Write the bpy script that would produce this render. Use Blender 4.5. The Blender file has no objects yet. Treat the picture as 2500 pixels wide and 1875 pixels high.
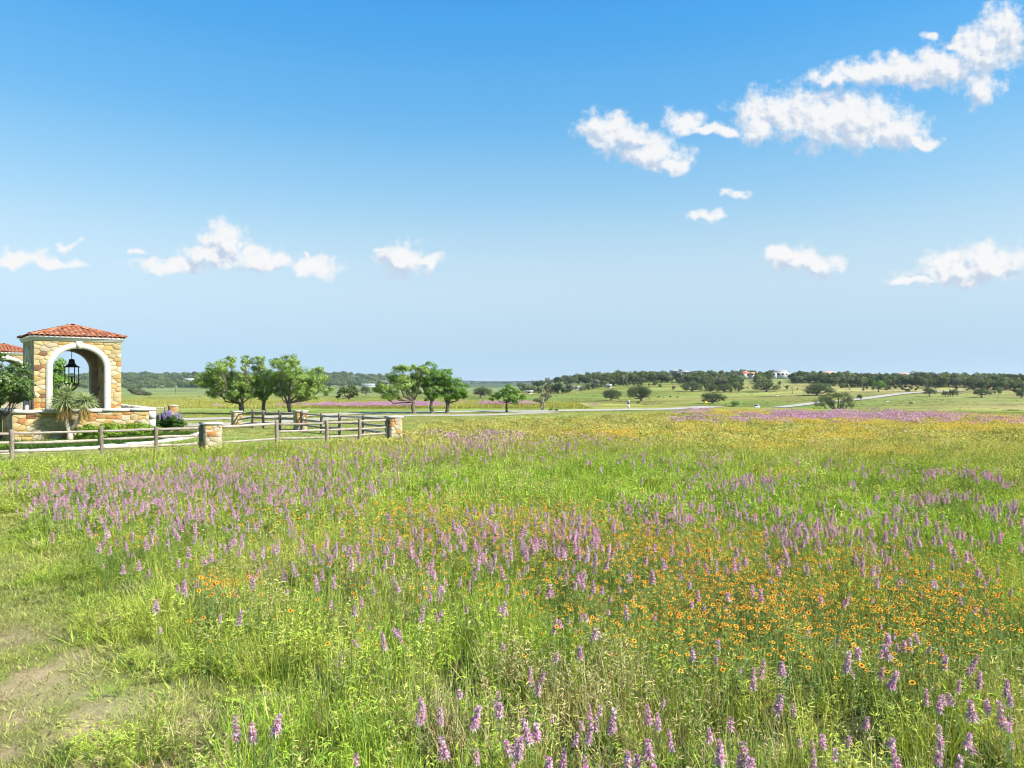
import bpy, math, random
import numpy as np
from mathutils import Vector, Matrix

random.seed(7)
RNG = np.random.default_rng(7)
SC = bpy.context.scene
COL = SC.collection
RAD = math.radians

# ------------------------------------------------------------------ camera
EYE, FPX, CX, HY = 3.0, 1800.0, 1250.0, 930.0      # eye height, focal length in photo pixels, centre column, horizon row
cam_data = bpy.data.cameras.new('camera')
cam_data.sensor_width = 36.0
cam_data.lens = 36.0 * FPX / 2500.0
cam_data.shift_y = -(937.5 - HY) / 2500.0
cam_data.clip_start, cam_data.clip_end = 0.05, 60000.0
cam = bpy.data.objects.new('camera', cam_data)
cam.location = (0, 0, EYE)
cam.rotation_euler = (RAD(90), 0, 0)
COL.objects.link(cam)
SC.camera = cam

# ------------------------------------------------------------------ sun and sky
SUN_EL = RAD(42)
SUN_H = Vector((0.93, -0.37, 0)).normalized()
SUN_DIR = Vector((SUN_H.x * math.cos(SUN_EL), SUN_H.y * math.cos(SUN_EL), math.sin(SUN_EL)))
sun_data = bpy.data.lights.new('sun', 'SUN')
sun_data.energy = 4.4
sun_data.angle = RAD(0.53)
sun_data.color = (1.0, 0.955, 0.87)
sun = bpy.data.objects.new('sun', sun_data)
sun.rotation_euler = (-SUN_DIR).to_track_quat('-Z', 'Y').to_euler()
sun.location = (30, -20, 60)
COL.objects.link(sun)

SC.view_settings.view_transform = 'Standard'
SC.view_settings.look = 'None'
EXPO = 1.2
SC.view_settings.exposure = EXPO
SC.view_settings.gamma = 1.0
SC.view_settings.use_curve_mapping = False
SC.cycles.max_bounces = 5
SC.cycles.diffuse_bounces = 2
SC.cycles.glossy_bounces = 2
SC.cycles.transmission_bounces = 4
SC.cycles.transparent_max_bounces = 8
SC.cycles.use_denoising = True
SC.cycles.use_adaptive_sampling = True
SC.cycles.adaptive_threshold = 0.03
SC.cycles.filter_width = 1.05

world = bpy.data.worlds.new('World')
SC.world = world
world.use_nodes = True
WT = world.node_tree
WT.nodes.clear()


class NT:
    """small helper round a node tree"""
    def __init__(self, tree):
        self.t = tree

    def n(self, kind, **kw):
        nd = self.t.nodes.new(kind)
        for k, v in kw.items():
            setattr(nd, k, v)
        return nd

    def link(self, a, b):
        self.t.links.new(a, b)

    def put(self, sock, v):
        if isinstance(v, bpy.types.NodeSocket):
            self.link(v, sock)
        else:
            sock.default_value = v

    def math(self, op, a, b=None, c=None, clamp=False):
        nd = self.n('ShaderNodeMath', operation=op, use_clamp=clamp)
        self.put(nd.inputs[0], a)
        if b is not None:
            self.put(nd.inputs[1], b)
        if c is not None:
            self.put(nd.inputs[2], c)
        return nd.outputs[0]

    def smooth(self, v, lo, hi, a=0.0, b=1.0):
        nd = self.n('ShaderNodeMapRange', interpolation_type='SMOOTHSTEP')
        self.put(nd.inputs[0], v)
        nd.inputs[1].default_value, nd.inputs[2].default_value = lo, hi
        nd.inputs[3].default_value, nd.inputs[4].default_value = a, b
        return nd.outputs[0]

    def mix(self, f, a, b, blend='MIX'):
        nd = self.n('ShaderNodeMix', data_type='RGBA', blend_type=blend)
        self.put(nd.inputs[0], f)
        for s, v in ((nd.inputs[6], a), (nd.inputs[7], b)):
            if isinstance(v, bpy.types.NodeSocket):
                self.link(v, s)
            else:
                s.default_value = (v[0], v[1], v[2], 1.0)
        return nd.outputs[2]

    def noise(self, vec, scale, detail=4.0, rough=0.55, dist=0.0, dims='3D'):
        nd = self.n('ShaderNodeTexNoise', noise_dimensions=dims)
        if vec is not None:
            self.link(vec, nd.inputs['Vector'])
        nd.inputs['Scale'].default_value = scale
        nd.inputs['Detail'].default_value = detail
        nd.inputs['Roughness'].default_value = rough
        nd.inputs['Distortion'].default_value = dist
        return nd.outputs[0]

    def ramp(self, f, stops):
        nd = self.n('ShaderNodeValToRGB')
        self.put(nd.inputs[0], f)
        cr = nd.color_ramp
        while len(cr.elements) < len(stops):
            cr.elements.new(0.5)
        for e, (p, c) in zip(cr.elements, stops):
            e.position = p
            e.color = (c[0], c[1], c[2], 1.0)
        return nd.outputs[0]


W = NT(WT)
sky = W.n('ShaderNodeTexSky', sky_type='NISHITA')
sky.sun_disc = False
sky.sun_elevation = SUN_EL
sky.sun_rotation = math.atan2(SUN_H.x, SUN_H.y)
sky.altitude = 300
sky.air_density = 1.0
sky.dust_density = 0.6
sky.ozone_density = 1.0
tc = W.n('ShaderNodeTexCoord')
sep = W.n('ShaderNodeSeparateXYZ')
W.link(tc.outputs['Generated'], sep.inputs[0])
dx, dy, dz = sep.outputs
# a clear, deep blue sky that pales smoothly towards the horizon all the way round
elev = W.math('MAXIMUM', dz, 0.0)
tint = W.ramp(elev, [(0.0, (0.27, 0.41, 0.69)), (0.044, (0.2675, 0.331, 0.468)), (0.138, (0.495, 0.4775, 0.4525)), (0.222, (0.49, 0.565, 0.525)), (0.307, (0.35, 0.58, 0.61)), (0.398, (0.235, 0.5775, 0.695)), (0.46, (0.17, 0.55, 0.74)), (1.0, (0.14, 0.5, 0.725))])
sky_col = W.mix(1.0, sky.outputs[0], W.mix(1.0, tint, (2.0, 2.0, 2.0), 'MULTIPLY'), 'MULTIPLY')
SKY_ROWS = [(0.0, (186, 217, 239)), (0.044, (189, 220, 240)), (0.138, (198, 226, 244)), (0.222, (166, 212, 243)), (0.307, (126, 192, 241)), (0.398, (93, 175, 238)), (0.46, (75, 163, 234)), (1.0, (34, 118, 206))]
lin_ = lambda c: tuple(((v / 255 + 0.055) / 1.055) ** 2.4 / 2 ** EXPO / 0.09 / 6.0 for v in c)
even = W.ramp(elev, [(p_, lin_(c_)) for p_, c_ in SKY_ROWS])
even.node.color_ramp.interpolation = tint.node.color_ramp.interpolation = 'CARDINAL'
sky_col = W.mix(0.6, W.mix(1.0, sky_col, (0.84, 0.84, 0.84), 'MULTIPLY'), W.mix(1.0, even, (6.0, 6.0, 6.0), 'MULTIPLY'))

# fair weather clouds, fixed to directions of the sky: centre column and row, half sizes in photo pixels
CLOUDS = [
    (1900, 272, 95, 50), (2010, 290, 130, 66), (2110, 298, 110, 62), (2190, 320, 75, 46), (2245, 346, 50, 20), (1845, 318, 60, 34), (1745, 322, 60, 16),
    (1470, 308, 74, 38), (1530, 345, 80, 40), (1600, 378, 74, 36), (1650, 404, 44, 22), (1680, 295, 50, 32), (1715, 318, 40, 18),
    (2040, 196, 80, 26), (2120, 176, 80, 30), (2210, 170, 90, 40), (2310, 160, 100, 46), (2400, 120, 75, 64), (2460, 75, 70, 70), (2395, 215, 50, 44), (2275, 90, 40, 12), (2325, 106, 40, 13),
    (40, 628, 84, 20), (130, 640, 76, 14), (165, 594, 46, 13), (338, 618, 34, 13), (420, 650, 100, 18), (545, 588, 50, 48), (515, 625, 66, 30), (605, 592, 28, 22), (640, 632, 80, 32), (765, 650, 78, 24), (748, 622, 14, 10),
    (985, 632, 58, 38), (925, 616, 32, 13), (1045, 628, 42, 16),
    (1925, 630, 60, 34), (1985, 645, 66, 32), (1875, 625, 26, 18), (2340, 668, 130, 30), (2420, 640, 100, 48), (2305, 645, 54, 36), (2225, 690, 60, 14), (1800, 470, 40, 15), (1722, 524, 40, 17),
]
front = W.math('GREATER_THAN', dy, 0.08)
dys = W.math('MAXIMUM', dy, 0.08)
inv = W.math('DIVIDE', FPX / 1000.0, dys)
cmb = W.n('ShaderNodeCombineXYZ')
W.link(W.math('MULTIPLY', dx, inv), cmb.inputs[0])
W.link(W.math('MULTIPLY', dz, inv), cmb.inputs[1])
cvec = cmb.outputs[0]
warp_n = W.n('ShaderNodeTexNoise', noise_dimensions='2D')
warp_n.inputs['Scale'].default_value = 14.0
warp_n.inputs['Detail'].default_value = 2.0
W.link(cvec, warp_n.inputs['Vector'])
wv = W.n('ShaderNodeVectorMath', operation='MULTIPLY_ADD')
W.link(warp_n.outputs[1], wv.inputs[0])
wv.inputs[1].default_value = (0.09, 0.06, 0.0)
W.link(cvec, wv.inputs[2])


def cloud_mask(vec, clouds):
    best = None
    for i, (px, py, rx, ry) in enumerate(clouds):
        if i % 8 == 7:              # strictly one after the other keeps the node stack small
            sq = W.n('ShaderNodeVectorMath', operation='MULTIPLY_ADD')
            W.link(best, sq.inputs[0])
            sq.inputs[1].default_value = (1e-7, 1e-7, 0)
            W.link(vec, sq.inputs[2])
            vec = sq.outputs[0]
        mp = W.n('ShaderNodeVectorMath', operation='MULTIPLY_ADD')
        W.link(vec, mp.inputs[0])
        mp.inputs[1].default_value = (1000.0 / rx, 1000.0 / ry, 0)
        mp.inputs[2].default_value = (-((px - CX) / 1000.0 + 0.045) * 1000.0 / rx, -((HY - py) / 1000.0 + 0.03) * 1000.0 / ry, 0)
        ln = W.n('ShaderNodeVectorMath', operation='LENGTH')
        W.link(mp.outputs[0], ln.inputs[0])
        d_ = W.math('ADD', ln.outputs[1], 0.42) if rx * ry < 620 else ln.outputs[1]     # little clouds are thin
        best = d_ if best is None else W.math('SMOOTH_MIN', best, d_, 0.28)
    return W.math('SUBTRACT', 1.0, W.math('MINIMUM', best, 2.0))


def shifted(vec, x, y):
    a = W.n('ShaderNodeVectorMath', operation='ADD')
    W.link(vec, a.inputs[0])
    a.inputs[1].default_value = (x, y, 0)
    return a.outputs[0]


cm = cloud_mask(wv.outputs[0], CLOUDS)
cn = W.noise(cvec, 21.0, 8.0, 0.68, 0.0, '2D')
dens = W.math('MULTIPLY_ADD', W.math('SUBTRACT', cn, 0.5), 2.7, W.math('MULTIPLY_ADD', cm, 1.5, 0.36))
alpha = W.math('MULTIPLY', W.smooth(dens, -0.15, 1.1), front)
# cloud sides turned from the sun and cloud bottoms are greyer
big = [c for c in CLOUDS if c[2] * c[3] > 1900]
cmu = cloud_mask(shifted(wv.outputs[0], 0.010, 0.026), big)
low1 = W.noise(cvec, 24.0, 3.0, 0.6, 0.0, '2D')
low2 = W.noise(shifted(cvec, 0.010, 0.014), 24.0, 3.0, 0.6, 0.0, '2D')
relief = W.math('SUBTRACT', low2, low1)
shade = W.math('MULTIPLY_ADD', relief, 2.4, W.math('MULTIPLY', W.math('SUBTRACT', cmu, cm), 1.2))
shade = W.smooth(shade, -0.45, 0.75)
cloud_col = W.mix(shade, (4.6, 4.6, 4.6), (2.75, 3.2, 3.9))
sky_all = W.mix(W.math('MULTIPLY', alpha, 0.96), sky_col, cloud_col)
bg = W.n('ShaderNodeBackground')
W.link(sky_all, bg.inputs[0])
bg.inputs[1].default_value = 0.09
wo = W.n('ShaderNodeOutputWorld')
W.link(bg.outputs[0], wo.inputs[0])
world.cycles.sampling_method = 'NONE'      # smooth sky without sun disc: plain sampling is enough


# ------------------------------------------------------------------ helpers
def smoothstep(a, b, v):
    t = np.clip((np.asarray(v, float) - a) / (b - a), 0, 1)
    return t * t * (3 - 2 * t)


_NT = np.random.default_rng(11).random((256, 256))


def vnoise(x, y, scale):
    x = np.asarray(x, float) / scale + 1000.37
    y = np.asarray(y, float) / scale + 1000.71
    xi, yi = np.floor(x).astype(int), np.floor(y).astype(int)
    fx, fy = x - xi, y - yi
    fx, fy = fx * fx * (3 - 2 * fx), fy * fy * (3 - 2 * fy)
    g = lambda i, j: _NT[i % 256, j % 256]
    a = g(xi, yi) * (1 - fx) + g(xi + 1, yi) * fx
    b = g(xi, yi + 1) * (1 - fx) + g(xi + 1, yi + 1) * fx
    return a * (1 - fy) + b * fy


def fnoise(x, y, scale, octs=3):
    s, a, tot = 0, 1.0, 0
    for k in range(octs):
        s = s + a * vnoise(np.asarray(x) + 31.7 * k, np.asarray(y) - 17.3 * k, scale / 2 ** k)
        tot += a
        a *= 0.55
    return s / tot


CREST_X = [-200, -60, -8, 6, 14, 20, 40, 60, 200]
CREST_Y = [125, 106, 100, 92, 86, 77, 63, 57, 45]


def height(x, y):
    x, y = np.asarray(x, float), np.asarray(y, float)
    yc = np.interp(x, CREST_X, CREST_Y)
    z = -7.0 * smoothstep(0, 175, y - yc)
    far = smoothstep(2500, 9000, y)
    # wooded ridge on the right
    amp = (13.6 - 3.0 * smoothstep(180, 520, x)) * smoothstep(-30, 105, x)
    z = z + amp * smoothstep(300, 735, y) * (1 - 0.75 * smoothstep(820, 1500, y)) * (1 - smoothstep(1500, 2500, x))
    # gentle rise of the pasture up to the right
    z = z + 3.2 * smoothstep(60, 260, x) * smoothstep(130, 420, y) * (1 - smoothstep(420, 700, y))
    # long wooded hill on the left
    hx = 0.55 + 0.45 * np.cos((x + 520) / 420.0)
    z = z + (15.0 + 9.0 * hx) * smoothstep(900, 1750, y) * (1 - 0.6 * smoothstep(1800, 3200, y)) * (1 - smoothstep(-420, -40, x)) * (1 - far)
    z = z + 6.0 * far
    und = (vnoise(x, y, 130) - 0.5) * 1.8 + (vnoise(x, y, 45) - 0.5) * 0.5
    z = z + und * smoothstep(120, 260, y) * (1 - far)
    return z


def hz(x, y):
    return float(height(x, y))


def at(px, py, Y):
    """point at depth Y seen at a photo pixel"""
    return Vector(((px - CX) / FPX * Y, Y, EYE - (py - HY) / FPX * Y))


def flat(px, Y):
    return ((px - CX) / FPX * Y, Y)


def ground_hit(px, py, y0=3.0):
    """where the sight line through a pixel meets the ground"""
    u, v = (px - CX) / FPX, (HY - py) / FPX
    Y = y0 * np.power(9000.0 / y0, np.linspace(0, 1, 6000))
    d = EYE + v * Y - height(u * Y, Y)
    k = np.argmax(d < 0)
    if d[k] >= 0:
        return None
    return Vector((u * Y[k], Y[k], hz(u * Y[k], Y[k])))


class MB:
    """collects faces of one mesh"""
    def __init__(self):
        self.v, self.f, self.nv = [], [], 0

    def add(self, verts, faces):
        verts = np.asarray(verts, float).reshape(-1, 3)
        self.v.append(verts)
        for arr in faces if isinstance(faces, list) and len(faces) and isinstance(faces[0], np.ndarray) else [faces]:
            if isinstance(arr, np.ndarray):
                self.f.append(arr + self.nv)
            else:
                by = {}
                for f in arr:
                    by.setdefault(len(f), []).append(f)
                for fs in by.values():
                    self.f.append(np.asarray(fs, int) + self.nv)
        self.nv += len(verts)
        return self

    def box(self, lo, hi, m=None):
        x0, y0, z0 = lo
        x1, y1, z1 = hi
        v = np.array([(x0, y0, z0), (x1, y0, z0), (x1, y1, z0), (x0, y1, z0), (x0, y0, z1), (x1, y0, z1), (x1, y1, z1), (x0, y1, z1)], float)
        if m is not None:
            v = np.array([m @ Vector(p) for p in v])
        return self.add(v, [(0, 3, 2, 1), (4, 5, 6, 7), (0, 1, 5, 4), (1, 2, 6, 5), (2, 3, 7, 6), (3, 0, 4, 7)])

    def tube(self, pts, rads, n=6, cap=True):
        pts = [Vector(p) for p in pts]
        rings = []
        up = Vector((0.13, 0.31, 0.94))
        for i, p in enumerate(pts):
            d = (pts[min(i + 1, len(pts) - 1)] - pts[max(i - 1, 0)]).normalized()
            s = d.cross(up)
            if s.length < 0.05:
                s = d.cross(Vector((1, 0, 0)))
            s.normalize()
            t = d.cross(s)
            for k in range(n):
                a = 2 * math.pi * k / n
                rings.append(p + (s * math.cos(a) + t * math.sin(a)) * rads[i])
        f = []
        for i in range(len(pts) - 1):
            for k in range(n):
                f.append((i * n + k, i * n + (k + 1) % n, (i + 1) * n + (k + 1) % n, (i + 1) * n + k))
        if cap:
            f.append(tuple(range(n - 1, -1, -1)))
            f.append(tuple((len(pts) - 1) * n + k for k in range(n)))
        return self.add([tuple(r) for r in rings], f)

    def lathe(self, prof, n=12, c=(0, 0, 0)):
        v, f = [], []
        for (r, z) in prof:
            for k in range(n):
                a = 2 * math.pi * k / n
                v.append((c[0] + r * math.cos(a), c[1] + r * math.sin(a), c[2] + z))
        for i in range(len(prof) - 1):
            for k in range(n):
                f.append((i * n + k, i * n + (k + 1) % n, (i + 1) * n + (k + 1) % n, (i + 1) * n + k))
        return self.add(v, f)

    def mesh(self, name, mats=None, smooth=False):
        me = bpy.data.meshes.new(name)
        V = np.concatenate(self.v) if self.v else np.zeros((0, 3))
        sizes = np.concatenate([np.full(len(a), a.shape[1]) for a in self.f])
        loops = np.concatenate([a.ravel() for a in self.f])
        me.vertices.add(len(V))
        me.vertices.foreach_set('co', V.astype(np.float32).ravel())
        me.loops.add(len(loops))
        me.loops.foreach_set('vertex_index', loops.astype(np.int32))
        me.polygons.add(len(sizes))
        st = np.concatenate([[0], np.cumsum(sizes)[:-1]])
        me.polygons.foreach_set('loop_start', st.astype(np.int32))
        if smooth:
            me.polygons.foreach_set('use_smooth', np.ones(len(sizes), bool))
        me.update(calc_edges=True)
        me.validate()
        for m in (mats if isinstance(mats, (list, tuple)) else [mats]):
            if m is not None:
                me.materials.append(m)
        return me


def link(name, data, parent=None, loc=None, rot=None, scale=None):
    o = bpy.data.objects.new(name, data)
    COL.objects.link(o)
    if parent is not None:
        o.parent = parent
    if loc is not None:
        o.location = loc
    if rot is not None:
        o.rotation_euler = rot
    if scale is not None:
        o.scale = scale if hasattr(scale, '__len__') else (scale,) * 3
    return o


def tag(o, label, cat=None, group=None, kind=None):
    o['label'] = label
    if cat:
        o['category'] = cat
    if group:
        o['group'] = group
    if kind:
        o['kind'] = kind
    return o


def thing(name, label, cat, loc=(0, 0, 0), rotz=0.0, group=None):
    o = link(name, None, None, loc, (0, 0, rotz))
    o.empty_display_size = 0.2
    return tag(o, label, cat, group)


def blades(P0, D0, L, droop, Wd, prof=(1.0, 0.85, 0.5), twist=None, rng=RNG):
    """ribbon leaves: start points, start directions, lengths, droop, widths -> verts, [quads, tris]"""
    P0, D0 = np.asarray(P0, float), np.asarray(D0, float)
    n = len(P0)
    L, droop, Wd = (np.broadcast_to(np.asarray(a, float), (n,)) for a in (L, droop, Wd))
    D0 = D0 / np.linalg.norm(D0, axis=1, keepdims=True)
    S = np.cross(D0, (0, 0, 1.0)) + 1e-6
    S = S / np.linalg.norm(S, axis=1, keepdims=True)
    Nn = np.cross(S, D0)
    tw = rng.uniform(-0.9, 0.9, n) if twist is None else np.broadcast_to(np.asarray(twist, float), (n,))
    S = S * np.cos(tw)[:, None] + Nn * np.sin(tw)[:, None]
    ts = np.linspace(0, 1, len(prof) + 1)
    rows = []
    for i, t in enumerate(ts):
        c = P0 + D0 * (L * t)[:, None]
        c[:, 2] -= droop * L * t * t
        if i < len(prof):
            h = (Wd * prof[i] * 0.5)[:, None] * S
            rows += [c - h, c + h]
        else:
            rows.append(c)
    V = np.stack(rows, 1)
    k = V.shape[1]
    base = (np.arange(n) * k)[:, None]
    q = [base + np.array([[2 * i, 2 * i + 1, 2 * i + 3, 2 * i + 2]]) for i in range(len(prof) - 1)]
    m = 2 * len(prof)
    t = base + np.array([[m - 2, m - 1, m]])
    return V.reshape(-1, 3), [np.concatenate(q), t]


def leaf_quads(P, size, nrm, rng, aspect=0.6, spread=0.7):
    """leaf-sized pointed faces round points P, roughly facing nrm"""
    n = len(P)
    N = nrm + rng.normal(0, spread, (n, 3))
    N /= np.linalg.norm(N, axis=1, keepdims=True) + 1e-9
    A = np.cross(N, rng.normal(0, 1, (n, 3)))
    A /= np.linalg.norm(A, axis=1, keepdims=True) + 1e-9
    B = np.cross(N, A)
    s = np.broadcast_to(np.asarray(size, float), (n,)) * rng.uniform(0.6, 1.35, n)
    a, b = A * (s * 0.5)[:, None], B * (s * 0.5 * aspect)[:, None]
    c = N * (s * 0.10)[:, None]
    V = np.stack([P - a, P - b - a * 0.1 + c, P + a, P + b - a * 0.1 + c], 1).reshape(-1, 3)
    F = (np.arange(n) * 4)[:, None] + np.array([[0, 1, 2, 3]])
    return V, [F]


# ------------------------------------------------------------------ materials
def new_mat(name):
    m = bpy.data.materials.new(name)
    m.use_nodes = True
    m.node_tree.nodes.clear()
    return m, NT(m.node_tree)


def finish(m, t, shader):
    o = t.n('ShaderNodeOutputMaterial')
    t.link(shader, o.inputs[0])
    return m


def pbr(t, col, rough=0.8, spec=0.3, bump=None, bump_d=0.01):
    p = t.n('ShaderNodeBsdfPrincipled')
    t.put(p.inputs['Base Color'], col if isinstance(col, bpy.types.NodeSocket) else (*col, 1.0))
    t.put(p.inputs['Roughness'], rough)
    p.inputs['Specular IOR Level'].default_value = spec
    if bump is not None:
        b = t.n('ShaderNodeBump')
        b.inputs['Strength'].default_value = 0.7
        b.inputs['Distance'].default_value = bump_d
        t.link(bump, b.inputs['Height'])
        t.link(b.outputs[0], p.inputs['Normal'])
    return p.outputs[0]


def mottled(name, cols, scale=3.0, rough=0.85, spec=0.25, bump_scale=None, bump_d=0.01, per_object=0.0, stretch=None):
    """stone, wood, plaster: noise between colours, fine relief"""
    m, t = new_mat(name)
    c = t.n('ShaderNodeTexCoord')
    vec = c.outputs['Object']
    if stretch:
        mp = t.n('ShaderNodeMapping')
        t.link(vec, mp.inputs[0])
        mp.inputs['Scale'].default_value = stretch
        vec = mp.outputs[0]
    n1 = t.noise(vec, scale, 6, 0.62)
    k = len(cols) - 1
    col = t.ramp(n1, [(0.28 + 0.44 * i / k, cc) for i, cc in enumerate(cols)])
    if per_object:
        oi = t.n('ShaderNodeObjectInfo')
        hs = t.n('ShaderNodeHueSaturation')
        t.link(col, hs.inputs['Color'])
        t.link(t.math('MULTIPLY_ADD', oi.outputs['Random'], per_object * 2, 1 - per_object), hs.inputs['Value'])
        col = hs.outputs[0]
    bp = t.noise(vec, bump_scale or scale * 6, 5, 0.6)
    return finish(m, t, pbr(t, col, rough, spec, bp, bump_d))


def leafy(name, cols, trans=0.35, inst=None, gloss=0.0, noise_scale=0.8, per_object=0.0):
    """foliage: colour differs from leaf to leaf; some light passes through"""
    m, t = new_mat(name)
    if inst:
        at_ = t.n('ShaderNodeAttribute', attribute_type='INSTANCER', attribute_name=inst)
        col = at_.outputs['Color']
        g = t.n('ShaderNodeNewGeometry')
        hs = t.n('ShaderNodeHueSaturation')
        t.link(col, hs.inputs['Color'])
        r = g.outputs['Random Per Island']
        t.link(t.math('MULTIPLY_ADD', r, 0.07, 0.465), hs.inputs['Hue'])
        t.link(t.math('MULTIPLY_ADD', t.math('FRACT', t.math('MULTIPLY', r, 7.31)), 0.75, 0.62), hs.inputs['Value'])
        col = hs.outputs[0]
    else:
        g = t.n('ShaderNodeNewGeometry')
        c = t.n('ShaderNodeTexCoord')
        n1 = t.noise(c.outputs['Object'], noise_scale, 3, 0.6)
        f = t.math('MULTIPLY_ADD', g.outputs['Random Per Island'], 0.6, t.math('MULTIPLY_ADD', n1, 0.9, -0.25))
        k = len(cols) - 1
        col = t.ramp(f, [(i / k, cc) for i, cc in enumerate(cols)])
        if per_object:
            oi = t.n('ShaderNodeObjectInfo')
            hs = t.n('ShaderNodeHueSaturation')
            t.link(col, hs.inputs['Color'])
            r = oi.outputs['Random']
            t.link(t.math('MULTIPLY_ADD', r, 0.05, 0.475), hs.inputs['Hue'])
            t.link(t.math('MULTIPLY_ADD', t.math('FRACT', t.math('MULTIPLY', r, 5.7)), 0.5, 0.8), hs.inputs['Saturation'])
            t.link(t.math('MULTIPLY_ADD', t.math('FRACT', t.math('MULTIPLY', r, 11.3)), per_object * 2, 1 - per_object), hs.inputs['Value'])
            col = hs.outputs[0]
    d = t.n('ShaderNodeBsdfDiffuse')
    t.link(col, d.inputs[0])
    tr = t.n('ShaderNodeBsdfTranslucent')
    t.link(t.mix(1.0, col, (1.15, 1.1, 0.55), 'MULTIPLY'), tr.inputs[0])
    ms = t.n('ShaderNodeMixShader')
    ms.inputs[0].default_value = trans
    t.link(d.outputs[0], ms.inputs[1])
    t.link(tr.outputs[0], ms.inputs[2])
    out = ms.outputs[0]
    if gloss:
        gl = t.n('ShaderNodeBsdfGlossy')
        gl.inputs['Roughness'].default_value = 0.45
        m2 = t.n('ShaderNodeMixShader')
        m2.inputs[0].default_value = gloss
        t.link(out, m2.inputs[1])
        t.link(gl.outputs[0], m2.inputs[2])
        out = m2.outputs[0]
    return finish(m, t, out)


M = {}
M['mortar'] = mottled('mortar', [(0.270, 0.217, 0.143), (0.390, 0.330, 0.232)], 5, bump_d=0.006)
STONES = [
    ('stone_cream', [(0.338, 0.247, 0.107), (0.419, 0.327, 0.161), (0.446, 0.358, 0.195)], 42),
    ('stone_gold', [(0.325, 0.203, 0.063), (0.406, 0.277, 0.098), (0.419, 0.321, 0.146)], 27),
    ('stone_pale', [(0.379, 0.315, 0.195), (0.446, 0.383, 0.254)], 18),
    ('stone_rust', [(0.259, 0.105, 0.029), (0.360, 0.168, 0.051), (0.360, 0.230, 0.095)], 9),
    ('stone_brown', [(0.144, 0.070, 0.038), (0.230, 0.119, 0.063)], 4),
]
for nm, cols, w in STONES:
    M[nm] = mottled(nm, cols, 3.5, bump_d=0.012, per_object=0.14)
M['limestone'] = mottled('limestone', [(0.464, 0.424, 0.336), (0.560, 0.528, 0.448), (0.592, 0.560, 0.496)], 2.2, bump_d=0.004)
M['cornice'] = mottled('cornice', [(0.644, 0.626, 0.580), (0.736, 0.718, 0.681)], 1.6, bump_d=0.002)
TILES = [('tile_a', [(0.266, 0.090, 0.044), (0.354, 0.142, 0.072)]), ('tile_b', [(0.215, 0.068, 0.036), (0.304, 0.112, 0.064)]), ('tile_c', [(0.329, 0.149, 0.080), (0.392, 0.224, 0.136)])]
for nm, cols in TILES:
    M[nm] = mottled(nm, cols, 4, rough=0.75, per_object=0.18)
M['iron'] = mottled('iron', [(0.012, 0.011, 0.010), (0.022, 0.02, 0.018)], 8, rough=0.55, spec=0.4)
M['bronze'] = mottled('bronze', [(0.10, 0.06, 0.035), (0.17, 0.10, 0.06)], 8, rough=0.5, spec=0.4)
M['glass'] = mottled('glass_pane', [(0.02, 0.025, 0.03), (0.03, 0.035, 0.04)], 2, rough=0.08, spec=0.6)
M['wood'] = mottled('weathered_wood', [(0.193, 0.152, 0.112), (0.349, 0.294, 0.232), (0.455, 0.410, 0.351)], 6, bump_scale=24, bump_d=0.012, per_object=0.16, stretch=(0.874, 5.346, 5.556))
M['post'] = mottled('weathered_post', [(0.119, 0.089, 0.064), (0.230, 0.178, 0.136), (0.323, 0.272, 0.212)], 6, bump_scale=24, bump_d=0.012, per_object=0.16, stretch=(5.100, 5.100, 0.850))
M['bark'] = mottled('bark', [(0.07, 0.05, 0.038), (0.15, 0.115, 0.09), (0.24, 0.20, 0.16)], 9, bump_scale=30, bump_d=0.03, stretch=(2, 2, 0.6))
M['bark_pale'] = mottled('bark_pale', [(0.20, 0.16, 0.12), (0.36, 0.31, 0.25)], 9, bump_scale=30, bump_d=0.02, stretch=(2, 2, 0.6))
M['yucca_bark'] = mottled('yucca_bark', [(0.42, 0.34, 0.24), (0.62, 0.54, 0.42)], 14, bump_scale=30, bump_d=0.03)
M['road'] = mottled('pale_road', [(0.304, 0.264, 0.211), (0.383, 0.343, 0.284), (0.422, 0.383, 0.330)], 0.35, bump_scale=8)
M['white'] = mottled('white_paint', [(0.72, 0.71, 0.69), (0.80, 0.79, 0.77)], 0.8)
M['housewhite'] = mottled('house_white', [(0.42, 0.41, 0.40), (0.50, 0.49, 0.48)], 0.8)
M['stucco'] = mottled('stucco', [(0.60, 0.50, 0.38), (0.68, 0.58, 0.46)], 0.6)
M['greywall'] = mottled('grey_wall', [(0.42, 0.42, 0.42), (0.55, 0.54, 0.52)], 0.6)
M['redroof'] = mottled('red_roof', [(0.36, 0.13, 0.07), (0.50, 0.22, 0.13)], 0.8)
M['pinkroof'] = mottled('pink_roof', [(0.50, 0.30, 0.20), (0.62, 0.40, 0.29)], 0.8)
M['greyroof'] = mottled('grey_roof', [(0.30, 0.29, 0.27), (0.44, 0.42, 0.39)], 0.8)
M['darkroof'] = mottled('dark_roof', [(0.09, 0.085, 0.08), (0.15, 0.14, 0.13)], 0.8)
M['carpaint'] = mottled('car_paint', [(0.74, 0.74, 0.75), (0.80, 0.80, 0.80)], 0.5, rough=0.25, spec=0.5)
M['rubber'] = mottled('rubber', [(0.012, 0.012, 0.012), (0.025, 0.025, 0.025)], 6)
M['signgrey'] = mottled('sign_sheet', [(0.26, 0.27, 0.29), (0.36, 0.37, 0.38)], 3, rough=0.5)
M['signyellow'] = mottled('sign_yellow', [(0.72, 0.48, 0.02), (0.80, 0.56, 0.04)], 3, rough=0.5)
M['signblack'] = mottled('sign_black', [(0.015, 0.015, 0.015), (0.03, 0.03, 0.03)], 3)
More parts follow.
